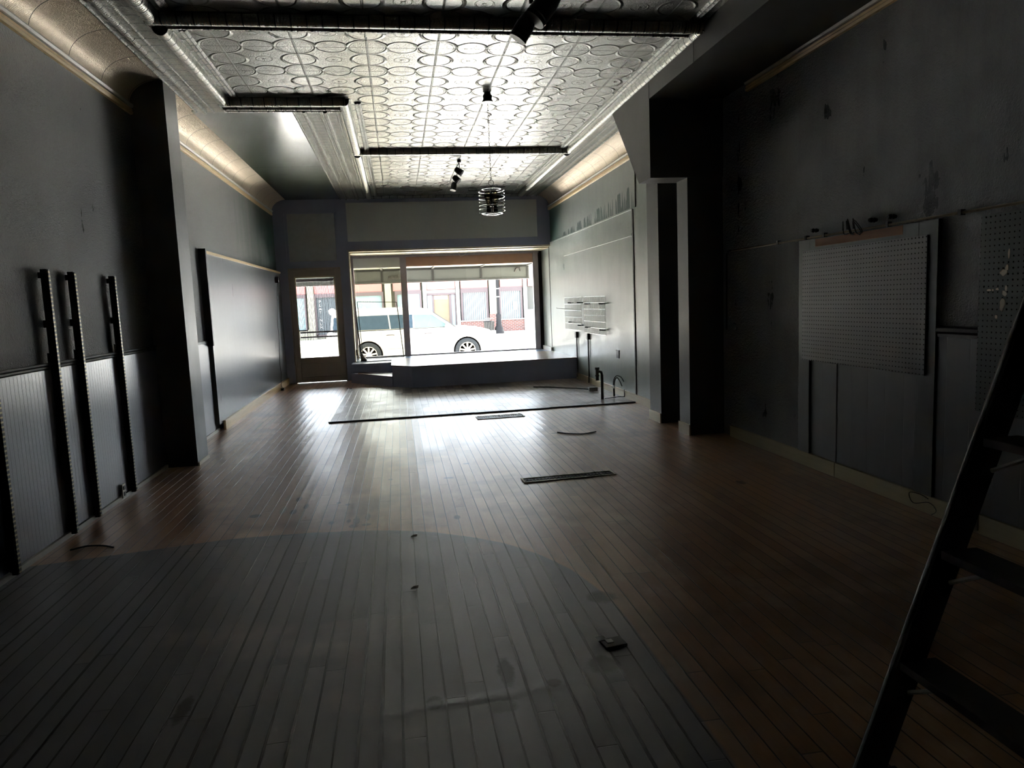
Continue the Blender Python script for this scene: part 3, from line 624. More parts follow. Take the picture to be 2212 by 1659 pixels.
# ------------------------------------------------------------------ floor overlay and grilles
ov = MB().prism([(-.97, 9.60), (XF-.022, 9.66), (XF-.022, 13.03), (.17, 13.03), (-.20, 13.38), (-.97, 13.45)], 'z', .0005, .012)
ovo = ov.build('floor_overlay', M_['overlay']); tag(ovo, 'worn grey underlay sheet with dark glue marks in front of the platform', 'floor covering')
MB().bar((-.98, 9.59, .009), (.95, 9.62, .009), .03, .018).bar((.95, 9.60, .009), (2.0, 9.62, .009), .03, .018).bar((2.0, 9.64, .009), (XF-.025, 9.645, .009), .03, .018).build('front_edging', M_['iron'], ovo)['label'] = 'dark metal front edging'
MB().bar((-.98, 9.6, .009), (-.98, 13.45, .009), .022, .018).build('side_edging', M_['steel'], ovo)
def grille(cx, cy, L, W_, rz, label):
    e = empty('floor_grille', label, 'vent', (cx, cy, 0), (0, 0, rz), 'floor vents')
    MB().box(-L/2, L/2, -W_/2, -W_/2+.016, .0, .008).box(-L/2, L/2, W_/2-.016, W_/2, .0, .008).box(-L/2, -L/2+.016, -W_/2, W_/2, 0, .008).box(L/2-.016, L/2, -W_/2, W_/2, 0, .008).build('grille_frame', M_['tan'], e)
    MB().box(-L/2+.016, L/2-.016, -W_/2+.016, W_/2-.016, .0005, .0015).build('duct', M_['blk'], e)
    g = MB(); n = int((L-.03)/.03)
    for i in range(n): g.box(-L/2+.02+i*.03, -L/2+.026+i*.03, -W_/2+.014, W_/2-.014, .0015, .006)
    g.box(-L/2+.02, L/2-.02, -.003, .003, .0015, .006)
    g.build('louvres', M_['blk'], e); return e
grille(1.345, 5.80, .80, .15, .045, 'nearer of the two black floor vents, in the open brown boards')
grille(1.24, 9.20, .62, .24, .02, 'farther floor vent, just in front of the grey underlay')

# ------------------------------------------------------------------ left wall: shelf standards, outlet, cord
def standard(y, label):
    e = empty('shelf_standard', label, 'shelf upright', (XL, y, 0), group='shelf uprights on the left wall')
    MB().box(.019, .060, -.022, .022, .015, 1.84).build('post', M_['blk'], e, bevel=.002)
    MB().box(.060, .066, -.013, .013, .02, 1.835).build('slotted_strip', M_['strip'], e)
    for b_ in ((.019, .026, -.05, -.022, 1.20, 1.28), (.0, .019, -.012, .012, 1.45, 1.50), (0, .019, -.012, .012, 1.78, 1.82)): MB().box(*b_).build('wall_bracket', M_['blk'], e)
    return e
for y_, lb in ((4.50, 'black slotted shelf upright cut by the left edge of the picture'), (5.28, 'black slotted shelf upright, leftmost of the three in full view'), (5.68, 'black slotted shelf upright, middle of the three in full view'), (6.43, 'black slotted shelf upright nearest the left pier')): standard(y_, lb)
def outlet(name, loc, rz, label, mat, group=None):
    e = empty(name, label, 'outlet', loc, (0, 0, rz), group)
    MB().box(-.035, .035, 0, .012, -.057, .057).build('cover_plate', mat, e, bevel=.002)
    MB().box(-.016, .016, .012, .017, .010, .040).box(-.016, .016, .012, .017, -.040, -.010).build('socket', M_['blk'], e)
    return e
o1 = outlet('wall_outlet', (XL+.03, 6.22, .075), -pi/2, 'ivory outlet low on the near left wall beside an upright', M_['outlet'])
pb = empty('power_box', 'small black box at the front end of the far left panel, cord below', 'box', (XL+.055, 14.55, 2.09))
MB().box(0, .06, -.05, .05, -.055, .055).build('case', M_['blk'], pb, bevel=.003)
cd = MB(); pts = [(XL+.085, 14.55, 2.03), (XL+.07, 14.5, 1.8), (XL+.08, 14.38, 1.55), (XL+.07, 14.30, 1.3), (XL+.08, 14.28, 1.0), (XL+.07, 14.25, .7), (XL+.085, 14.12, .45), (XL+.09, 14.15, .3), (XL+.10, 14.0, .12), (XL+.12, 13.98, .04)]
def smooth_path(P, n=5):
    P = [Vector(p) for p in P]; o = []
    for i in range(len(P)-1):
        a, b, c, d = P[max(i-1, 0)], P[i], P[i+1], P[min(i+2, len(P)-1)]
        for k in range(n):
            t = k/n; o.append(.5*((2*b)+(-a+c)*t+(2*a-5*b+4*c-d)*t*t+(-a+3*b-3*c+d)*t**3))
    return o + [P[-1]]
tag(cd.tube(smooth_path(pts), .005, 6).build('hanging_cable', M_['pipe'], None, True), 'thin grey cable hanging down the far left panel', 'cable')
pbx = empty('plug_adapter', 'grey plug adapter on the floor at the foot of the hanging cord', 'plug', (XL+.13, 13.95, 0))
MB().box(-.03, .03, -.05, .05, .0, .05).build('case', M_['outlet'], pbx, bevel=.005); MB().box(-.02, .02, -.09, -.05, .01, .03).build('plug', M_['blk'], pbx)

# ------------------------------------------------------------------ right front wall fittings
def wire_grid(y0, y1, z0, z1, ny, nz, label, pegs):
    e = empty('wire_grid_panel', label, 'rack', (XF, (y0+y1)/2, (z0+z1)/2), group='white wire grid panels')
    g = MB(); w = (y1-y0)/2; h = (z1-z0)/2; X = -.05
    for i in range(ny+1): yy = -w+2*w*i/ny; g.tube([(X, yy, -h), (X, yy, h)], .0028, 5)
    g.build('vertical_wires', M_['steel'], e, True); g = MB()
    for i in range(nz+1): zz = -h+2*h*i/nz; g.tube([(X-.004, -w, zz), (X-.004, w, zz)], .0035, 5)
    g.build('cross_wires', M_['chrome'], e, True)
    for (yy, zz) in pegs:
        q = MB().tube([(0, yy-(y0+y1)/2, zz-(z0+z1)/2), (-.05, yy-(y0+y1)/2, zz-(z0+z1)/2), (-.11, yy-(y0+y1)/2, zz-(z0+z1)/2+.004)], .011, 8)
        q.build('mounting_clip', M_['blk'], e, True)
    return e
wire_grid(12.42, 13.70, .92, 1.52, 28, 5, 'left wire grid on the front right wall, nearer the window', [(13.2, 1.42), (12.5, 1.42), (13.2, 1.06), (12.5, 1.02)])
wire_grid(10.93, 12.25, .90, 1.52, 24, 6, 'right wire grid on the front right wall, away from the window', [(12.0, 1.40), (11.1, 1.40), (12.0, 1.0), (11.1, .98)])
hk = MB().tube([(XF, 13.25, 1.31), (XF-.12, 13.27, 1.31), (XF-.30, 13.3, 1.33), (XF-.31, 13.3, 1.345)], .005, 6)
tag(hk.build('display_hook', M_['steel'], None, True), 'single metal hook sticking out of the left wire grid', 'hook')
for (yy, zt, zb, lb) in ((12.96, .885, .05, 'black switch box with conduit nearest the display platform'), (12.15, .89, .02, 'black switch box with conduit under the right wire grid')):
    e = empty('conduit_box', lb, 'electrical box', (XF, yy, 0), group='switch boxes with conduits')
    MB().box(-.045, 0, -.055, .045, zt-.11, zt).build('box', M_['blk'], e, bevel=.003)
    MB().box(-.012, 0, .045, .10, zt-.11, zt).build('cover_plate', M_['white'], e)
    MB().tube([(-.018, 0, zt-.11), (-.018, 0, .14), (-.03, -.02, .12), (-.035, -.03, zb)], .012, 8).build('conduit', M_['pipe'], e, True)
tag(MB().box(XF-.012, XF-.001, 10.42, 10.53, .575, .69).box(XF-.014, XF-.001, 10.40, 10.55, .68, .695).build('open_junction_box', M_['blk']), 'open black junction box above the capped pipe', 'box')
pp = empty('drain_pipe', 'capped grey drain pipe rising from the grey underlay', 'pipe', (2.90, 10.13, .012))
MB().tube([(0, 0, 0), (0, 0, .36)], .022, 12).tube([(0, 0, .36), (-.01, 0, .40), (-.04, .0, .41), (-.07, 0, .395)], .02, 12).build('riser', M_['pipe'], pp, True)
MB().tube([(-.07, 0, .28), (-.07, 0, .46)], .026, 12).tube([(-.07, 0, .44), (-.07, 0, .475)], .034, 12).tube([(-.07, 0, .34), (-.07, 0, .365)], .034, 12).build('trap', M_['pipe'], pp, True)
hs = empty('water_hoses', 'pair of thin dark hoses arching up beside the drain pipe', 'hose', (3.14, 10.35, .012))
MB().tube(smooth_path([(0, 0, 0), (.0, 0, .22), (.03, -.05, .31), (.07, -.15, .30), (.09, -.22, .24)]), .008, 7).build('hose', M_['pipe'], hs, True)
MB().tube(smooth_path([(.02, .02, 0), (.02, .02, .2), (.045, -.02, .28), (.07, -.08, .24), (.09, -.13, .16)]), .008, 7).build('hose', M_['pipe'], hs, True)
MB().box(-.03, .01, -.01, .01, .13, .15).box(-.012, .012, -.012, .012, .12, .17).build('valve', M_['chrome'], hs)
wr = MB().tube(smooth_path([(2.93, 10.12, .018), (3.05, 10.1, .03), (3.17, 10.14, .03), (3.22, 10.12, .03), (3.235, 10.12, .04), (3.235, 10.12, .14)]), .006, 6)
tag(wr.build('loose_cable', M_['blk'], None, True), 'black cable on the floor between the drain pipe and the wall', 'cable')
cj = empty('floor_junction_box', 'grey junction box lying on the underlay with a black whip cable', 'electrical box', (3.02, 11.1, .012))
MB().box(-.07, .07, -.05, .05, 0, .06).build('box', M_['pipe'], cj, bevel=.004)
MB().tube(smooth_path([(-.07, 0, .03), (-.2, .2, .03), (-.35, .5, .012), (-.55, .75, .01), (-.8, .9, .01)]), .011, 6).build('whip_cable', M_['blk'], cj, True)

# ------------------------------------------------------------------ right near wall
bd = empty('boarded_doorway', 'boarded-up doorway with pale grey frame on the near right wall', 'doorway', (XR, 4.85, 0))
MB().box(-.03, 0, -.78+.0, -.61, .12, 1.90).box(-.03, 0, .64, .80, .12, 1.90).box(-.03, 0, -.61, .64, 1.80, 1.90).build('casing', M_['frame'], bd, bevel=.002)
MB().box(-.012, 0, -.61, .64, .12, 1.80).build('plank_door', M_['board'], bd)
MB().box(-.031, -.02, -.46, .56, 1.835, 1.895).build('bare_strip', M_['brown'], bd)['label'] = 'bare brown wood strip'
MB().box(-.016, -.008, .275, .282, .12, .92).build('board_joint', M_['blk'], bd)
tag(MB().box(XR-.045, XR-.031, 4.145, 5.575, .91, 1.81).build('pegboard', M_['peg'], bevel=.001), 'large grey pegboard screwed over the boarded doorway', 'pegboard')
struct(MB().box(XR-.016, XR, YB, 4.07, .12, 1.17).build('wall_right_wainscot', M_['board']), 'black plank wainscot on the near right wall, right of the doorway', 'wainscot')
T[0] = 80; T[0] += 1; sweep('trim_%d' % T[0], [(u, z+1.20) for u, z in [(0, -.04), (.02, -.035), (.018, -.015), (.032, .0), (.026, .02), (.034, .03), (0, .035)]], (XR, 4.07, 0), (XR, 3.72, 0), M_['black'], 'short dark chair rail right of the boarded doorway')
p2 = MB().box(XR-.035, XR-.018, 2.4, 3.73, .74, 1.88).build('pegboard', M_['peg2'], bevel=.001); tag(p2, 'black pegboard with peeled pale spots, at the right edge beside the ladder', 'pegboard')
def blob(mb, y, z, ry, rz, n=9):
    vs = [(XR-.0365, y+ry*cos(2*pi*k/n)*random.uniform(.6, 1.1), z+rz*sin(2*pi*k/n)*random.uniform(.6, 1.1)) for k in range(n)]
    o = len(mb.v); mb.v += vs; mb.v += [(XR-.035, b_, c_) for a_, b_, c_ in vs]; mb.f.append(tuple(o+i for i in range(n))); mb.f += [(o+i, o+(i+1) % n, o+n+(i+1) % n, o+n+i) for i in range(n)]
for q in ((3.56, 1.545, .035, .02), (3.54, 1.57, .015, .02), (3.53, 1.65, .008, .03), (3.56, 1.38, .028, .035), (3.55, 1.43, .018, .02), (3.565, 1.35, .015, .02), (3.66, 1.45, .018, .008), (3.63, 1.45, .006, .008), (3.60, 1.455, .012, .008), (3.54, 1.46, .01, .02), (3.60, 1.30, .012, .014)): pk = MB(); blob(pk, *q); pk.build('peeled_spot', M_['outlet'], p2)['label'] = 'pale spot of peeled paint'
cp = empty('wall_conduit', 'thin brass-coloured conduit running level along the near right wall', 'pipe', (XR-.02, 0, 1.915))
MB().tube([(0, 1.5, .004), (0, 4.4, 0), (0, 6.95, -.004)], .0095, 8).build('pipe', mat_wood('conduit_brass', (.16, .13, .08), (.34, .29, .20), .3, 1), cp, True)
MB().tube([(-.006, 6.9, -.004), (-.006, 6.98, -.006), (.005, 7.03, -.03), (.01, 7.05, -.8)], .007, 7).build('bend', M_['blk'], cp, True)
for yy in (6.0, 5.55, 5.30, 4.55, 3.9, 3.2): MB().box(-.014, .018, yy-.012, yy+.012, -.014, .02).build('strap', M_['blk'], cp)
wires = MB()
for k in range(7):
    y_ = 4.98 + random.uniform(-.08, .08); wires.tube(smooth_path([(XR-.03, y_, 1.93), (XR-.06-random.random()*.03, y_-.06, 1.97+random.random()*.03), (XR-.05, y_-.14+random.random()*.1, 1.90), (XR-.05, y_-.10, 1.87+random.random()*.03)], 4), .004, 5)
tag(wires.build('wire_bundle', M_['blk'], None, True), 'tangle of black wires over the conduit above the doorway', 'wire')
for yy, lb in ((5.42, 'small black knob insulator left of the wire tangle'), (4.70, 'small black knob insulator just right of the wire tangle'), (4.50, 'small black knob insulator farthest right on the conduit')):
    tag(MB().lathe([(.012, -.03), (.018, -.01), (.010, .0), (.018, .01), (.012, .03)], (XR-.03, yy, 1.965), 10, 'x').build('knob_insulator', M_['blk'], None, True), lb, 'insulator', 'knob insulators on the conduit')
outlet('wall_outlet', (XR-.023, 3.72, .075), pi/2, 'ivory outlet in the baseboard behind the ladder', M_['outlet'])
sw = empty('light_switch', 'dark round switch plate on the right wall just past the pilaster', 'switch', (XR, 6.88, 1.15)); MB().lathe([(.04, -.008), (.036, -.014), (.01, -.02)], (0, 0, 0), 14, 'x').build('plate', M_['frame'], sw, True)
cw = MB().tube(smooth_path([(3.36, 4.1, .10), (3.34, 4.15, .12), (3.33, 4.24, .11), (3.33, 4.2, .05), (3.33, 4.06, .09), (3.32, 3.98, .06), (3.32, 4.02, .02)]), .003, 5)
tag(cw.build('curled_wire', M_['blk'], None, True), 'curl of thin black wire at the baseboard left of the ladder', 'wire')

# small litter on the floor
tag(MB().tube(smooth_path([(1.70, 7.82, .006), (1.80, 7.70, .006), (1.95, 7.62, .006), (2.12, 7.70, .006)]), .006, 5).build('floor_wire', M_['blk'], None, True), 'short bent black wire on the boards between vent and pilasters', 'wire')
tag(MB().tube(smooth_path([(-2.20, 4.92, .006), (-2.12, 4.97, .008), (-2.02, 4.96, .006), (-1.93, 4.9, .006)]), .006, 5).build('floor_wire', M_['blk'], None, True), 'short black wire on the floor near the left wall', 'wire')
bp = empty('patch_block', 'small square wooden block nailed to the grey painted floor', 'block', (.84, 2.87, 0), (0, 0, .15))
MB().box(-.05, .05, -.04, .04, 0, .012).build('block', mat_wood('block_wood', (.05, .05, .05), (.11, .10, .09), .5, 0), bp, bevel=.002)
MB().box(-.06, -.02, .02, .06, .012, .016).box(-.03, .0, -.01, .02, .012, .016).build('tape_scrap', M_['greyp'], bp)
for q, lb in (((.016, 4.587), 'curled white scrap at the edge of the grey paint'), ((.0, 3.72), 'small white scrap in the middle of the grey paint')):
    b_ = MB(); b_.add([(q[0]-.02, q[1]-.01, .001), (q[0]+.02, q[1]-.015, .003), (q[0]+.025, q[1]+.012, .009), (q[0]-.012, q[1]+.016, .002), (q[0], q[1]+.002, .012)], [(0, 1, 4), (1, 2, 4), (2, 3, 4), (3, 0, 4), (0, 3, 2, 1)])
    tag(b_.build('paper_scrap', M_['white']), lb, 'scrap')
tag(MB().box(-1.02, -.93, 13.50, 13.56, .0005, .014).build('door_wedge', M_['blk']), 'small black wedge at the far left corner of the grey underlay', 'wedge')

# ------------------------------------------------------------------ ceiling lights
def spot(parent, c, aim, r, L, name='lamp_head'):
    c = Vector(c); a = Vector(aim).normalized()
    p = [c - a*L*.5, c - a*L*.42, c - a*L*.1, c + a*L*.5]
    o = MB().tube(p, [r*.45, r*.8, r, r], 18).build(name, M_['blk'], parent, True)
    MB().tube([c + a*L*.36, c + a*L*.40], [r*1.02, r*1.02], 18).build('trim_ring', M_['chrome'], o, True)
    return o
# near twin spotlight
ts = empty('twin_spotlight', 'black twin-can spotlight hanging in front of the nearest ceiling bar', 'light', (1.06, 5.25, ZC-.0))
MB().lathe([(.06, -.03), (.055, 0)], (0, 0, 0), 16).build('canopy', M_['blk'], ts, True)
MB().bar((-.01, 0, -.02), (-.01, -.05, -.12), .03, .012).bar((.02, 0, -.03), (.03, -.10, -.14), .012, .02).build('yoke', M_['blk'], ts)
spot(ts, (.03, -.30, -.235), (-.50, .0, -.60), .078, .24); spot(ts, (-.10, -.22, -.345), (-.40, .1, -.62), .062, .18)
MB().bar((.02, -.10, -.14), (-.02, -.22, -.20), .02, .02).bar((0, -.02, -.03), (.03, -.28, -.12), .03, .02).build('arm', M_['blk'], ts)
# triple spotlight
tr = empty('triple_spotlight', 'black three-can spotlight cluster hanging left of the chandelier', 'light', (1.06, 11.3, ZC))
MB().lathe([(.03, -.045), (.03, 0)], (0, 0, 0), 14).build('canopy', M_['blk'], tr, True)
MB().bar((0, 0, -.04), (-.05, 0, -.13), .012, .012).bar((0, 0, -.04), (.0, 0, -.14), .012, .012).build('yoke', M_['blk'], tr)
spot(tr, (-.015, 0, -.17), (.55, -.2, -.42), .050, .13); spot(tr, (-.055, 0, -.29), (.5, -.2, -.5), .048, .12); spot(tr, (-.10, 0, -.40), (-.25, -.2, -.9), .045, .13)
for a_, b_ in (((-.04, 0, -.20), (-.05, 0, -.26)), ((-.07, 0, -.32), (-.09, 0, -.37))): MB().bar(a_, b_, .012, .012).build('arm', M_['blk'], tr)
# chandelier
ch = empty('cage_chandelier', 'spiral wire-cage chandelier with amber bulbs hanging on a long chain', 'chandelier', (1.065, 7.8, 0))
MB().lathe([(.055, 3.60), (.06, 3.605), (.045, 3.63), (.05, 3.66), (.035, 3.69)], (0, 0, 0), 20).build('canopy', M_['blk'], ch, True)
MB().lathe([(.062, 3.594), (.062, 3.602)], (0, 0, 0), 20).build('canopy_disc', M_['steel'], ch, True)
cn = MB(); z_ = 3.595; k = 0
while z_ > 2.80:
    pts = []
    for a_ in range(9):
        t_ = 2*pi*a_/8; dx = .008*cos(t_); dz_ = .016*sin(t_)
        pts.append((dx, 0, z_-.014+dz_) if k % 2 else (0, dx, z_-.014+dz_))
    cn.tube(pts, .0022, 4, False); z_ -= .026; k += 1
cn.build('chain', M_['blk'], ch, True)
MB().tube([(.026*cos(2*pi*k/20), 0, 2.765+.032*sin(2*pi*k/20)) for k in range(21)], .003, 6).build('hanging_ring', M_['blk'], ch, True)
hx = MB(); pts = [(.138*cos(2*pi*t_/26), .138*sin(2*pi*t_/26), 2.69-.235*t_/(26*6.5)) for t_ in range(int(26*6.5)+1)]
hx.tube(pts, .0032, 6)
hx.tube([(.11*cos(2*pi*k/28), .11*sin(2*pi*k/28), 2.445) for k in range(29)], .004, 6).tube([(.07*cos(2*pi*k/24), .07*sin(2*pi*k/24), 2.435) for k in range(25)], .004, 6)
hx.tube([(.10*cos(2*pi*k/28), .10*sin(2*pi*k/28), 2.70) for k in range(29)], .0035, 6)
hx.build('spiral_cage', M_['chrome'], ch, True)
MB().tube([(0, 0, 2.735), (0, 0, 2.43)], .006, 8).tube([(-.10, 0, 2.70), (.10, 0, 2.70)], .004, 6).tube([(0, -.10, 2.70), (0, .10, 2.70)], .004, 6).tube([(-.11, 0, 2.445), (.11, 0, 2.445)], .004, 6).tube([(0, -.11, 2.445), (0, .11, 2.445)], .004, 6).build('stem', M_['blk'], ch, True)
for k in range(4):
    a_ = 2*pi*k/4+.5; cx_, cy_ = .052*cos(a_), .052*sin(a_)
    sk = MB().lathe([(.016, 2.455), (.018, 2.47), (.016, 2.52)], (cx_, cy_, 0), 12).build('socket', M_['blk'], ch, True)
    MB().lathe([(.014, 2.52), (.018, 2.55), (.034, 2.60), (.040, 2.63), (.036, 2.655), (.018, 2.675), (.002, 2.68)], (cx_, cy_, 0), 14).build('bulb', M_['bulb'], sk, True)

# ------------------------------------------------------------------ stepladder, right foreground
ld = empty('stepladder', 'dark wooden stepladder at the right edge, lit along its front edge', 'ladder', (1.0, 1.56, 0))
F = Vector((0, 0, 0)); Tp = Vector((.56*1.35, .02, 1.46*1.35))
dirv = (Tp-F).normalized(); nrm = Vector((dirv.z, 0, -dirv.x))
RW = .078
def rail_mb(y):
    q = MB(); a = F + Vector((0, y, 0)) - dirv*.0; b = Tp + Vector((0, y, 0)); w = nrm*RW
    t_ = Vector((0, .024, 0)); vs = [a, a+w, a+w+t_, a+t_, b, b+w, b+w+t_, b+t_]
    return q.add(vs, [(0,3,2,1),(4,5,6,7),(0,1,5,4),(1,2,6,5),(2,3,7,6),(3,0,4,7)])
rail_mb(0).build('rail', M_['ladder'], ld, bevel=.002)
MB().tube([F+Vector((-.001, .012, .01)), Tp+Vector((-.001, .012, 0))], .0038, 14).build('edge_highlight', plain('edge_highlight_paint', (.85, .9, .88), .25), ld, True)['label'] = 'pale highlight strip added on the front edge'  # pale strip added to stand for window light catching the rail edge
rail_mb(-.52).build('rail', M_['ladder'], ld, bevel=.002)
for i in range(6):
    zz = .255 + i*.282; p_ = F + dirv*(zz/dirv.z)
    s_ = MB().box(p_.x+.004, p_.x+.105, -.50, 0.0, zz-.011, zz+.011).build('step', M_['ladder'], ld, bevel=.002)
    if i < 5:
        MB().tube([(p_.x+.03, -.002, zz-.075), (p_.x+.06, -.10, zz-.018)], .006, 7).build('brace_rod', M_['rod'], s_, True)
        MB().lathe([(.007, -.004), (.005, -.008), (.001, -.009)], (p_.x+.03, -.001, zz), 8, 'y').build('bolt', M_['steel'], s_, True)
for y_ in (-.03, -.49): MB().bar(Tp+Vector((.02, y_, -.05)), Vector((1.42, y_, 0)), .025, .06, (1, 0, 0)).build('rear_leg', M_['ladder'], ld)
MB().box(Tp.x-.04, Tp.x+.18, -.54, .04, Tp.z-.01, Tp.z+.014).build('top_cap', M_['ladder'], ld)

# ------------------------------------------------------------------ outside: canopy, street, car, far shops
cn_ = empty('street_canopy', 'pale metal canopy over the sidewalk outside the window', 'canopy', (0, 16.3, 2.43))
g = MB().box(-9, 3.50, .0, 2.42, 0, .06).build('roof_panel', M_['canopy'], cn_)
g = MB().box(-9, 3.42, 2.24, 2.30, -.33, .0); g.build('fascia', M_['canopy'], cn_)
g = MB()
for xx in (-5.2, -4.0, -2.8, -1.6, -.35, .93, 2.17, 3.38): g.box(xx-.025, xx+.025, 0, 2.24, -.03, .0).box(xx-.025, xx+.025, 2.225, 2.24, -.33, 0)
g.box(-9, 3.42, 2.22, 2.24, -.06, -.03).box(-9, 3.42, 2.22, 2.31, -.36, -.335)
g.build('ribs', M_['awnfrm'], cn_)
tag(MB().tube([(3.12, 18.5, 2.345), (3.08, 18.5, 2.33), (3.04, 18.5, 2.25)], .022, 8).tube([(3.12, 18.5, 2.345), (3.17, 18.5, 2.335), (3.19, 18.5, 2.27)], .02, 8).build('flood_lamp', M_['iron'], None, True), 'small twin flood lamp under the right end of the canopy', 'lamp')
vl = MB()
for k in range(5): vl.tube(smooth_path([(-.20+k*.06, 18.52, 2.16), (-.18+k*.06, 18.51, 2.24), (-.15+k*.06, 18.51, 2.18), (-.13+k*.06, 18.51, 2.25+.03*(k == 3))], 4), .008, 5)
tag(vl.build('twig_tangle', M_['iron'], None, True), 'tangle of dark twigs on the canopy fascia by the mullion', 'twigs')
struct(MB().box(-30, 30, YG+.1, 19.3, -.35, -.12).build('sidewalk', M_['walk']), 'pale concrete sidewalk outside the shop', 'sidewalk')
struct(MB().box(-60, 60, 19.3, 37.0, -.5, -.31).build('street', M_['asphalt']), 'sunlit pale street', 'street')
struct(MB().box(-60, 60, 37.0, 40.0, -.5, -.17).build('sidewalk_far', M_['walk']), 'far sidewalk across the street', 'sidewalk')
# our own facade
fa = MB().box(-14, -2.14, YF+.15, YF+.4, -.1, 5.2).box(XF+.3, 12, YG+.0, YG+.3, -.1, 5.2).box(-2.14, XF+.3, YF+.17, YG+.2, 2.78, 5.2).box(-1.09, -.95, YG+.1, YG+.12, 0, 2.8)
struct(fa.build('wall_street_side', M_['stucco']), 'street side of the shop building', 'wall')

# car
CY = 22.0
car = empty('parked_suv', 'white boxy SUV parked at the kerb outside the window', 'car', (-.94, CY, -.31))
wbx = 2.99; R_ = .375
def arch(cx, r, n=12): return [(cx + r*cos(pi*k/n), .365 + r*sin(pi*k/n)) for k in range(n+1)]
low = [(-1.20, .34), (-1.22, .60), (-1.20, 1.08), (2.62, 1.10), (2.95, 1.085), (3.40, 1.04), (3.68, .97), (3.84, .86), (3.90, .70), (3.90, .40), (3.80, .28)]
low += [(wbx+.42, .28)] + arch(wbx, .42) + [(wbx-.42, .28), (.42, .28)] + arch(0, .42) + [(-.42, .28), (-1.1, .28)]
b1 = MB().prism(low, 'y', 0, 1.90).build('body', M_['carwhite'], car, bevel=.03)
gh = MB(); top = [(-1.10, 1.10), (-1.02, 1.68), (-.80, 1.73), (1.55, 1.73), (1.86, 1.68), (2.62, 1.10)]
vs = [(x_, .06 + (z_-1.1)*.16, z_) for x_, z_ in top] + [(x_, 1.84 - (z_-1.1)*.16, z_) for x_, z_ in top]; n = len(top)
gh.add(vs, [tuple(range(n)), tuple(range(n, 2*n))[::-1]] + [(i, (i+1) % n, n+(i+1) % n, n+i) for i in range(n)]); gh.build('cabin', M_['carwhite'], car, bevel=.02)
def sidepane(pts, nm, off=.012):
    q = MB(); a = [(x_, .06+(z_-1.1)*.16-off, z_) for x_, z_ in pts]; b = [(x_, .06+(z_-1.1)*.16+.02, z_) for x_, z_ in pts]; n = len(pts)
    q.add(a+b, [tuple(range(n)), tuple(range(n, 2*n))[::-1]] + [(i, (i+1) % n, n+(i+1) % n, n+i) for i in range(n)]); return q.build(nm, M_['carglass'], car)
sidepane([(-1.02, 1.12), (-.97, 1.52), (-.30, 1.54), (-.30, 1.12)], 'rear_quarter_window'); sidepane([(-.28, 1.12), (-.28, 1.54), (.62, 1.54), (.66, 1.12)], 'rear_door_window')
sidepane([(.70, 1.12), (.66, 1.54), (1.36, 1.53), (1.36, 1.12)], 'middle_window'); fwn = sidepane([(1.42, 1.12), (1.40, 1.52), (1.95, 1.50), (2.46, 1.12)], 'front_door_window')
fwn.data.materials.clear(); fwn.data.materials.append(plain('bright_glass', (.07, .105, .105), .05, var=.3, scale=3, spec=.04))
ws = MB(); ws.add([(1.90, .20, 1.665), (2.64, .10, 1.11), (2.64, 1.80, 1.11), (1.90, 1.70, 1.665), (1.87, .20, 1.65), (2.60, .10, 1.10), (2.60, 1.80, 1.10), (1.87, 1.70, 1.65)], [(0, 1, 2, 3), (7, 6, 5, 4), (0, 4, 5, 1), (3, 2, 6, 7)]); ws.build('windscreen', M_['carglass'], car)
MB().bar((1.98, .08, 1.58), (2.66, .02, 1.10), .03, .05, (0, 1, 0)).build('windscreen_pillar', M_['blk'], car)
mi = MB().lathe([(.04, 0), (.09, .02), (.10, .08), (.07, .15), (.02, .17)], (2.42, -.16, 1.12), 12, 'y'); mi.build('door_mirror', M_['carwhite'], car, True)
for hx_ in (.55, 1.70): MB().tube([(hx_, -.02, .93), (hx_+.05, -.035, .94), (hx_+.19, -.035, .94), (hx_+.24, -.02, .93)], .013, 6).build('door_handle', M_['mullion'], car, True)
MB().box(-.70, -.69, -.004, .01, .45, 1.09).box(.40, .406, -.004, .01, .80, 1.09).box(1.38, 1.386, -.004, .01, .42, 1.09).box(2.55, 2.556, -.004, .01, .60, 1.05).box(-1.1, 2.5, -.004, .004, .52, .525).build('panel_gaps', M_['mullion'], car)
MB().box(-1.1, 1.5, .06, .10, 1.745, 1.765).build('roof_rail', M_['carwhite'], car)
MB().box(3.55, 3.78, -.008, .05, .72, .80).build('side_marker', M_['gold'], car); MB().box(3.84, 3.91, .1, .5, .74, .92).build('headlamp', M_['chrome'], car)
wh = empty('wheel_hub', None, None)
def wheel(x_):
    w = MB().lathe([(.23, 0), (.25, -.015), (.34, -.02), (.37, .0), (.375, .05), (.375, .19), (.36, .22), (.2, .22)], (x_, .0, .365), 40, 'y').build('tyre', M_['rubber'], car, True)
    rm = MB().lathe([(.255, .0), (.25, -.018), (.235, -.012), (.225, .03), (.21, .06)], (x_, 0, .365), 40, 'y')
    for k in range(9):
        a = 2*pi*k/9+.17; c_, s_ = cos(a), sin(a)
        rm.bar((x_+.04*c_, -.005, .365+.04*s_), (x_+.235*c_, -.005, .365+.235*s_), .046, .02, (0, 1, 0))
    rm.lathe([(.06, .01), (.06, -.02), (.03, -.03)], (x_, 0, .365), 16, 'y')
    rm.build('rim', M_['alloy'], w, False)
    MB().lathe([(.22, .035), (.22, .045)], (x_, 0, .365), 30, 'y').build('brake_disc', M_['rubber'], w)
wheel(0); wheel(wbx)
bpy.data.objects.remove(wh)
for c_ in (0, wbx): MB().box(c_-.45, c_+.45, .3, 1.6, .3, .78).build('wheel_well', M_['castiron'], car)

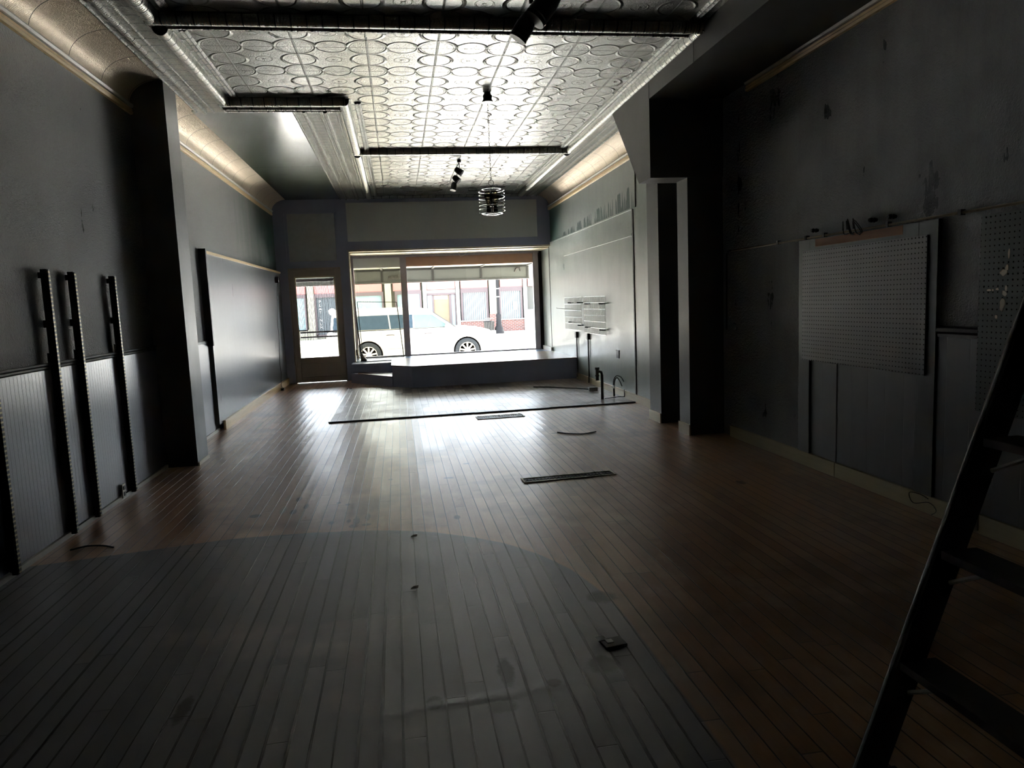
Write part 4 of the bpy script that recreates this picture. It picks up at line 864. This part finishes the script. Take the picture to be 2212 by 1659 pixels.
# shop row across the street
YS = 40.0
sb = empty('shop_building', 'long low shop row across the street with red sign bands', 'building', (0, YS, -.17))
def P(name, mat, boxes, lab=None, pr_=sb):
    q = MB()
    for b in boxes: q.box(b[0], b[1], b[2]-YS, b[3]-YS, b[4]+.17, b[5]+.17)
    o = q.build(name, mat, pr_)
    if lab: o['label'] = lab
    return o
P('upper_wall', M_['stucco'], [(-30, 14, YS+.15, YS+6, 2.72, 4.4), (-30, 14, YS+.5, YS+6, -.17, 2.72)])
P('pier', M_['stucco'], [(-.65, -.31, YS-.1, YS+.5, -.17, 2.72)]); P('pier', M_['stucco'], [(5.08, 5.50, YS-.1, YS+.5, .85, 2.72)]); P('pier', M_['stucco'], [(-4.78, -4.42, YS-.1, YS+.5, -.17, 2.72)])
for a, b in ((1.40, 1.60), (3.22, 3.42), (7.02, 7.22), (-7.6, -7.4)): P('column', M_['post'], [(a, b, YS-.08, YS+.5, -.17, 2.72)])
P('kneewall', M_['brick'], [(3.42, 7.02, YS-.02, YS+.5, -.17, .47)], 'red brick knee wall'); P('kneewall', M_['brick'], [(5.06, 5.52, YS-.09, YS+.5, -.17, .85)], 'red brick pier base')
P('ledge', M_['post'], [(3.44, 5.06, YS-.06, YS+.1, .47, .53), (5.52, 7.02, YS-.06, YS+.1, .47, .53)])
P('kneewall', M_['stucco'], [(-2.5, 1.4, YS, YS+.5, -.17, .4)]); P('kneewall', M_['stucco'], [(-7.4, -4.78, YS, YS+.5, -.17, .4)])
for a, b in ((-2.45, -.80), (-.20, 1.28), (1.60, 3.2), (3.5, 5.02), (5.72, 6.98), (-7.3, -4.85), (-4.4, -2.6), (7.3, 9.0)):
    P('sign_band', M_['red'], [(a, b, YS+.05, YS+.2, 2.30, 2.74)], 'red sign band')
def shopwin(a, b, z0, z1, mat, nm='shop_window'):
    o = P(nm, M_['mullion'], [(a-.12, a, YS+.0, YS+.2, z0-.05, 2.30), (b, b+.10, YS, YS+.2, z0-.05, 2.30), (a, b, YS, YS+.2, z1, 2.30), (a-.12, b+.1, YS, YS+.2, z0-.06, z0)])
    q = MB().box(a, b, .10, .12, z0+.17, z1+.17); return o, q.build('pane', mat, o)
shopwin(-2.42, -.84, .4, 2.10, M_['shopglass']); shopwin(0.0, 1.22, .4, 2.10, M_['shopglass']); shopwin(3.60, 4.92, .53, 2.06, M_['blinds']); shopwin(5.72, 6.86, .53, 2.06, M_['blinds']); shopwin(-7.25, -4.95, .4, 2.1, M_['shopglass'])
dw, _ = shopwin(-4.32, -2.65, .1, 2.1, plain('dark_shop_glass', (.035, .040, .043), .3, var=.2, spec=.04), 'shop_window')
dn = P('shop_door', M_['mullion'], [(1.90, 1.99, YS, YS+.12, -.1, 2.0), (2.83, 2.96, YS, YS+.12, -.1, 2.0), (1.6, 3.2, YS, YS+.12, 1.98, 2.10), (1.60, 1.64, YS, YS+.12, -.1, 2.0), (3.14, 3.2, YS, YS+.12, -.1, 2.0)])
MB().box(1.99, 2.83, .06, .08, .07, 2.15).build('door_pane', plain('tan_interior', (.085, .068, .047), .3, var=.25, scale=2, spec=.04), dn); MB().box(1.64, 1.90, .06, .08, .07, 2.15).box(2.96, 3.14, .06, .08, .07, 2.15).build('side_light', M_['shopglass'], dn)
MB().box(2.02, 2.76, .04, .055, 1.93, 2.12).build('door_notice', M_['sweat'], dn)
P('transom', M_['canopy'], [(1.6, 3.2, YS+.02, YS+.2, 2.10, 2.28)])
P('meter_panel', M_['post'], [(7.25, 7.7, YS+.1, YS+.3, -.17, 1.0)]); P('side_door', M_['awnfrm'], [(7.25, 7.7, YS+.15, YS+.3, 1.0, 2.3)])
P('window_notice', M_['sweat'], [(6.42, 6.68, YS+.06, YS+.09, 1.02, 1.46)], 'white notice in the window')
def text(s, loc, size, mat, parent, nm, rot=(pi/2, 0, 0), align='CENTER'):
    c = bpy.data.curves.new(nm, 'FONT'); c.body = s; c.size = size; c.extrude = .004; c.align_x = align; c.align_y = 'CENTER'
    t0 = bpy.data.objects.new(nm, c); me = bpy.data.meshes.new_from_object(t0); bpy.data.objects.remove(t0); me.materials.clear(); me.materials.append(mat)
    o = bpy.data.objects.new(nm, me); COL.objects.link(o); o.location = loc; o.rotation_euler = rot; o.parent = parent; return o
for i, chh in enumerate('YOUTH'):
    a = (i-2)*.30; text(chh, (-1.62 + .72*sin(a), .08, 1.95+.0 - .80*(1-cos(a))), .26, M_['sweat'], sb, 'window_lettering', (pi/2, a, 0))
P('window_graphic', M_['sweat'], [(-1.90, -1.72, YS+.07, YS+.09, 1.36, 1.52), (-1.68, -1.36, YS+.07, YS+.09, 1.33, 1.42)], 'white graphic under the arched lettering')
for i, chh in enumerate('PLATINUM'): text(chh, (-4.14, .08, 2.05 - i*.20), .21, M_['sweat'], sb, 'window_lettering')
MB().lathe([(.20, 0), (.20, .01)], (-3.52, .07, 1.48), 20, 'y').build('round_decal', M_['sweat'], sb); text('OPEN', (-3.35, .08, .95), .18, M_['sweat'], sb, 'window_lettering')
# street lamp and bin
lp = empty('street_lamp', 'dark cast-iron street lamp post with fluted bell base across the street', 'lamp post', (5.2, 37.4, -.17))
MB().lathe([(.27, 0), (.27, .10), (.24, .14), (.22, .30), (.15, .42), (.12, .85), (.135, .92), (.13, 1.0), (.10, 1.05)], (0, 0, 0), 20).build('base', M_['castiron'], lp, True)
MB().lathe([(.08, 1.05), (.075, 4.6)], (0, 0, 0), 14).build('pole', M_['castiron'], lp, True); MB().lathe([(.09, 1.9), (.09, 1.95)], (0, 0, 0), 14).lathe([(.09, 2.32), (.09, 2.37)], (0, 0, 0), 14).build('band', M_['post'], lp, True)
MB().lathe([(.10, 4.6), (.2, 4.75), (.24, 5.1), (.12, 5.3), (.02, 5.35)], (0, 0, 0), 14).build('lantern', M_['sweat'], lp, True)
tc = empty('litter_bin', 'slatted metal litter bin beside the street lamp', 'bin', (4.68, 37.4, -.17))
MB().lathe([(.22, 0), (.27, .62), (.29, .66), (.27, .68)], (0, 0, 0), 20).build('bin_body', M_['castiron'], tc, True)
q = MB()
for k in range(20): a = 2*pi*k/20; q.bar((.235*cos(a), .235*sin(a), .02), (.285*cos(a), .285*sin(a), .64), .03, .008)
q.build('slats', M_['awnfrm'], tc); MB().tube([(-.15, 0, .66), (-.15, 0, .80)], .01).tube([(.15, 0, .66), (.15, 0, .80)], .01).lathe([(.24, .80), (.22, .83), (.05, .84)], (0, 0, 0), 18).build('rain_lid', M_['awnfrm'], tc)
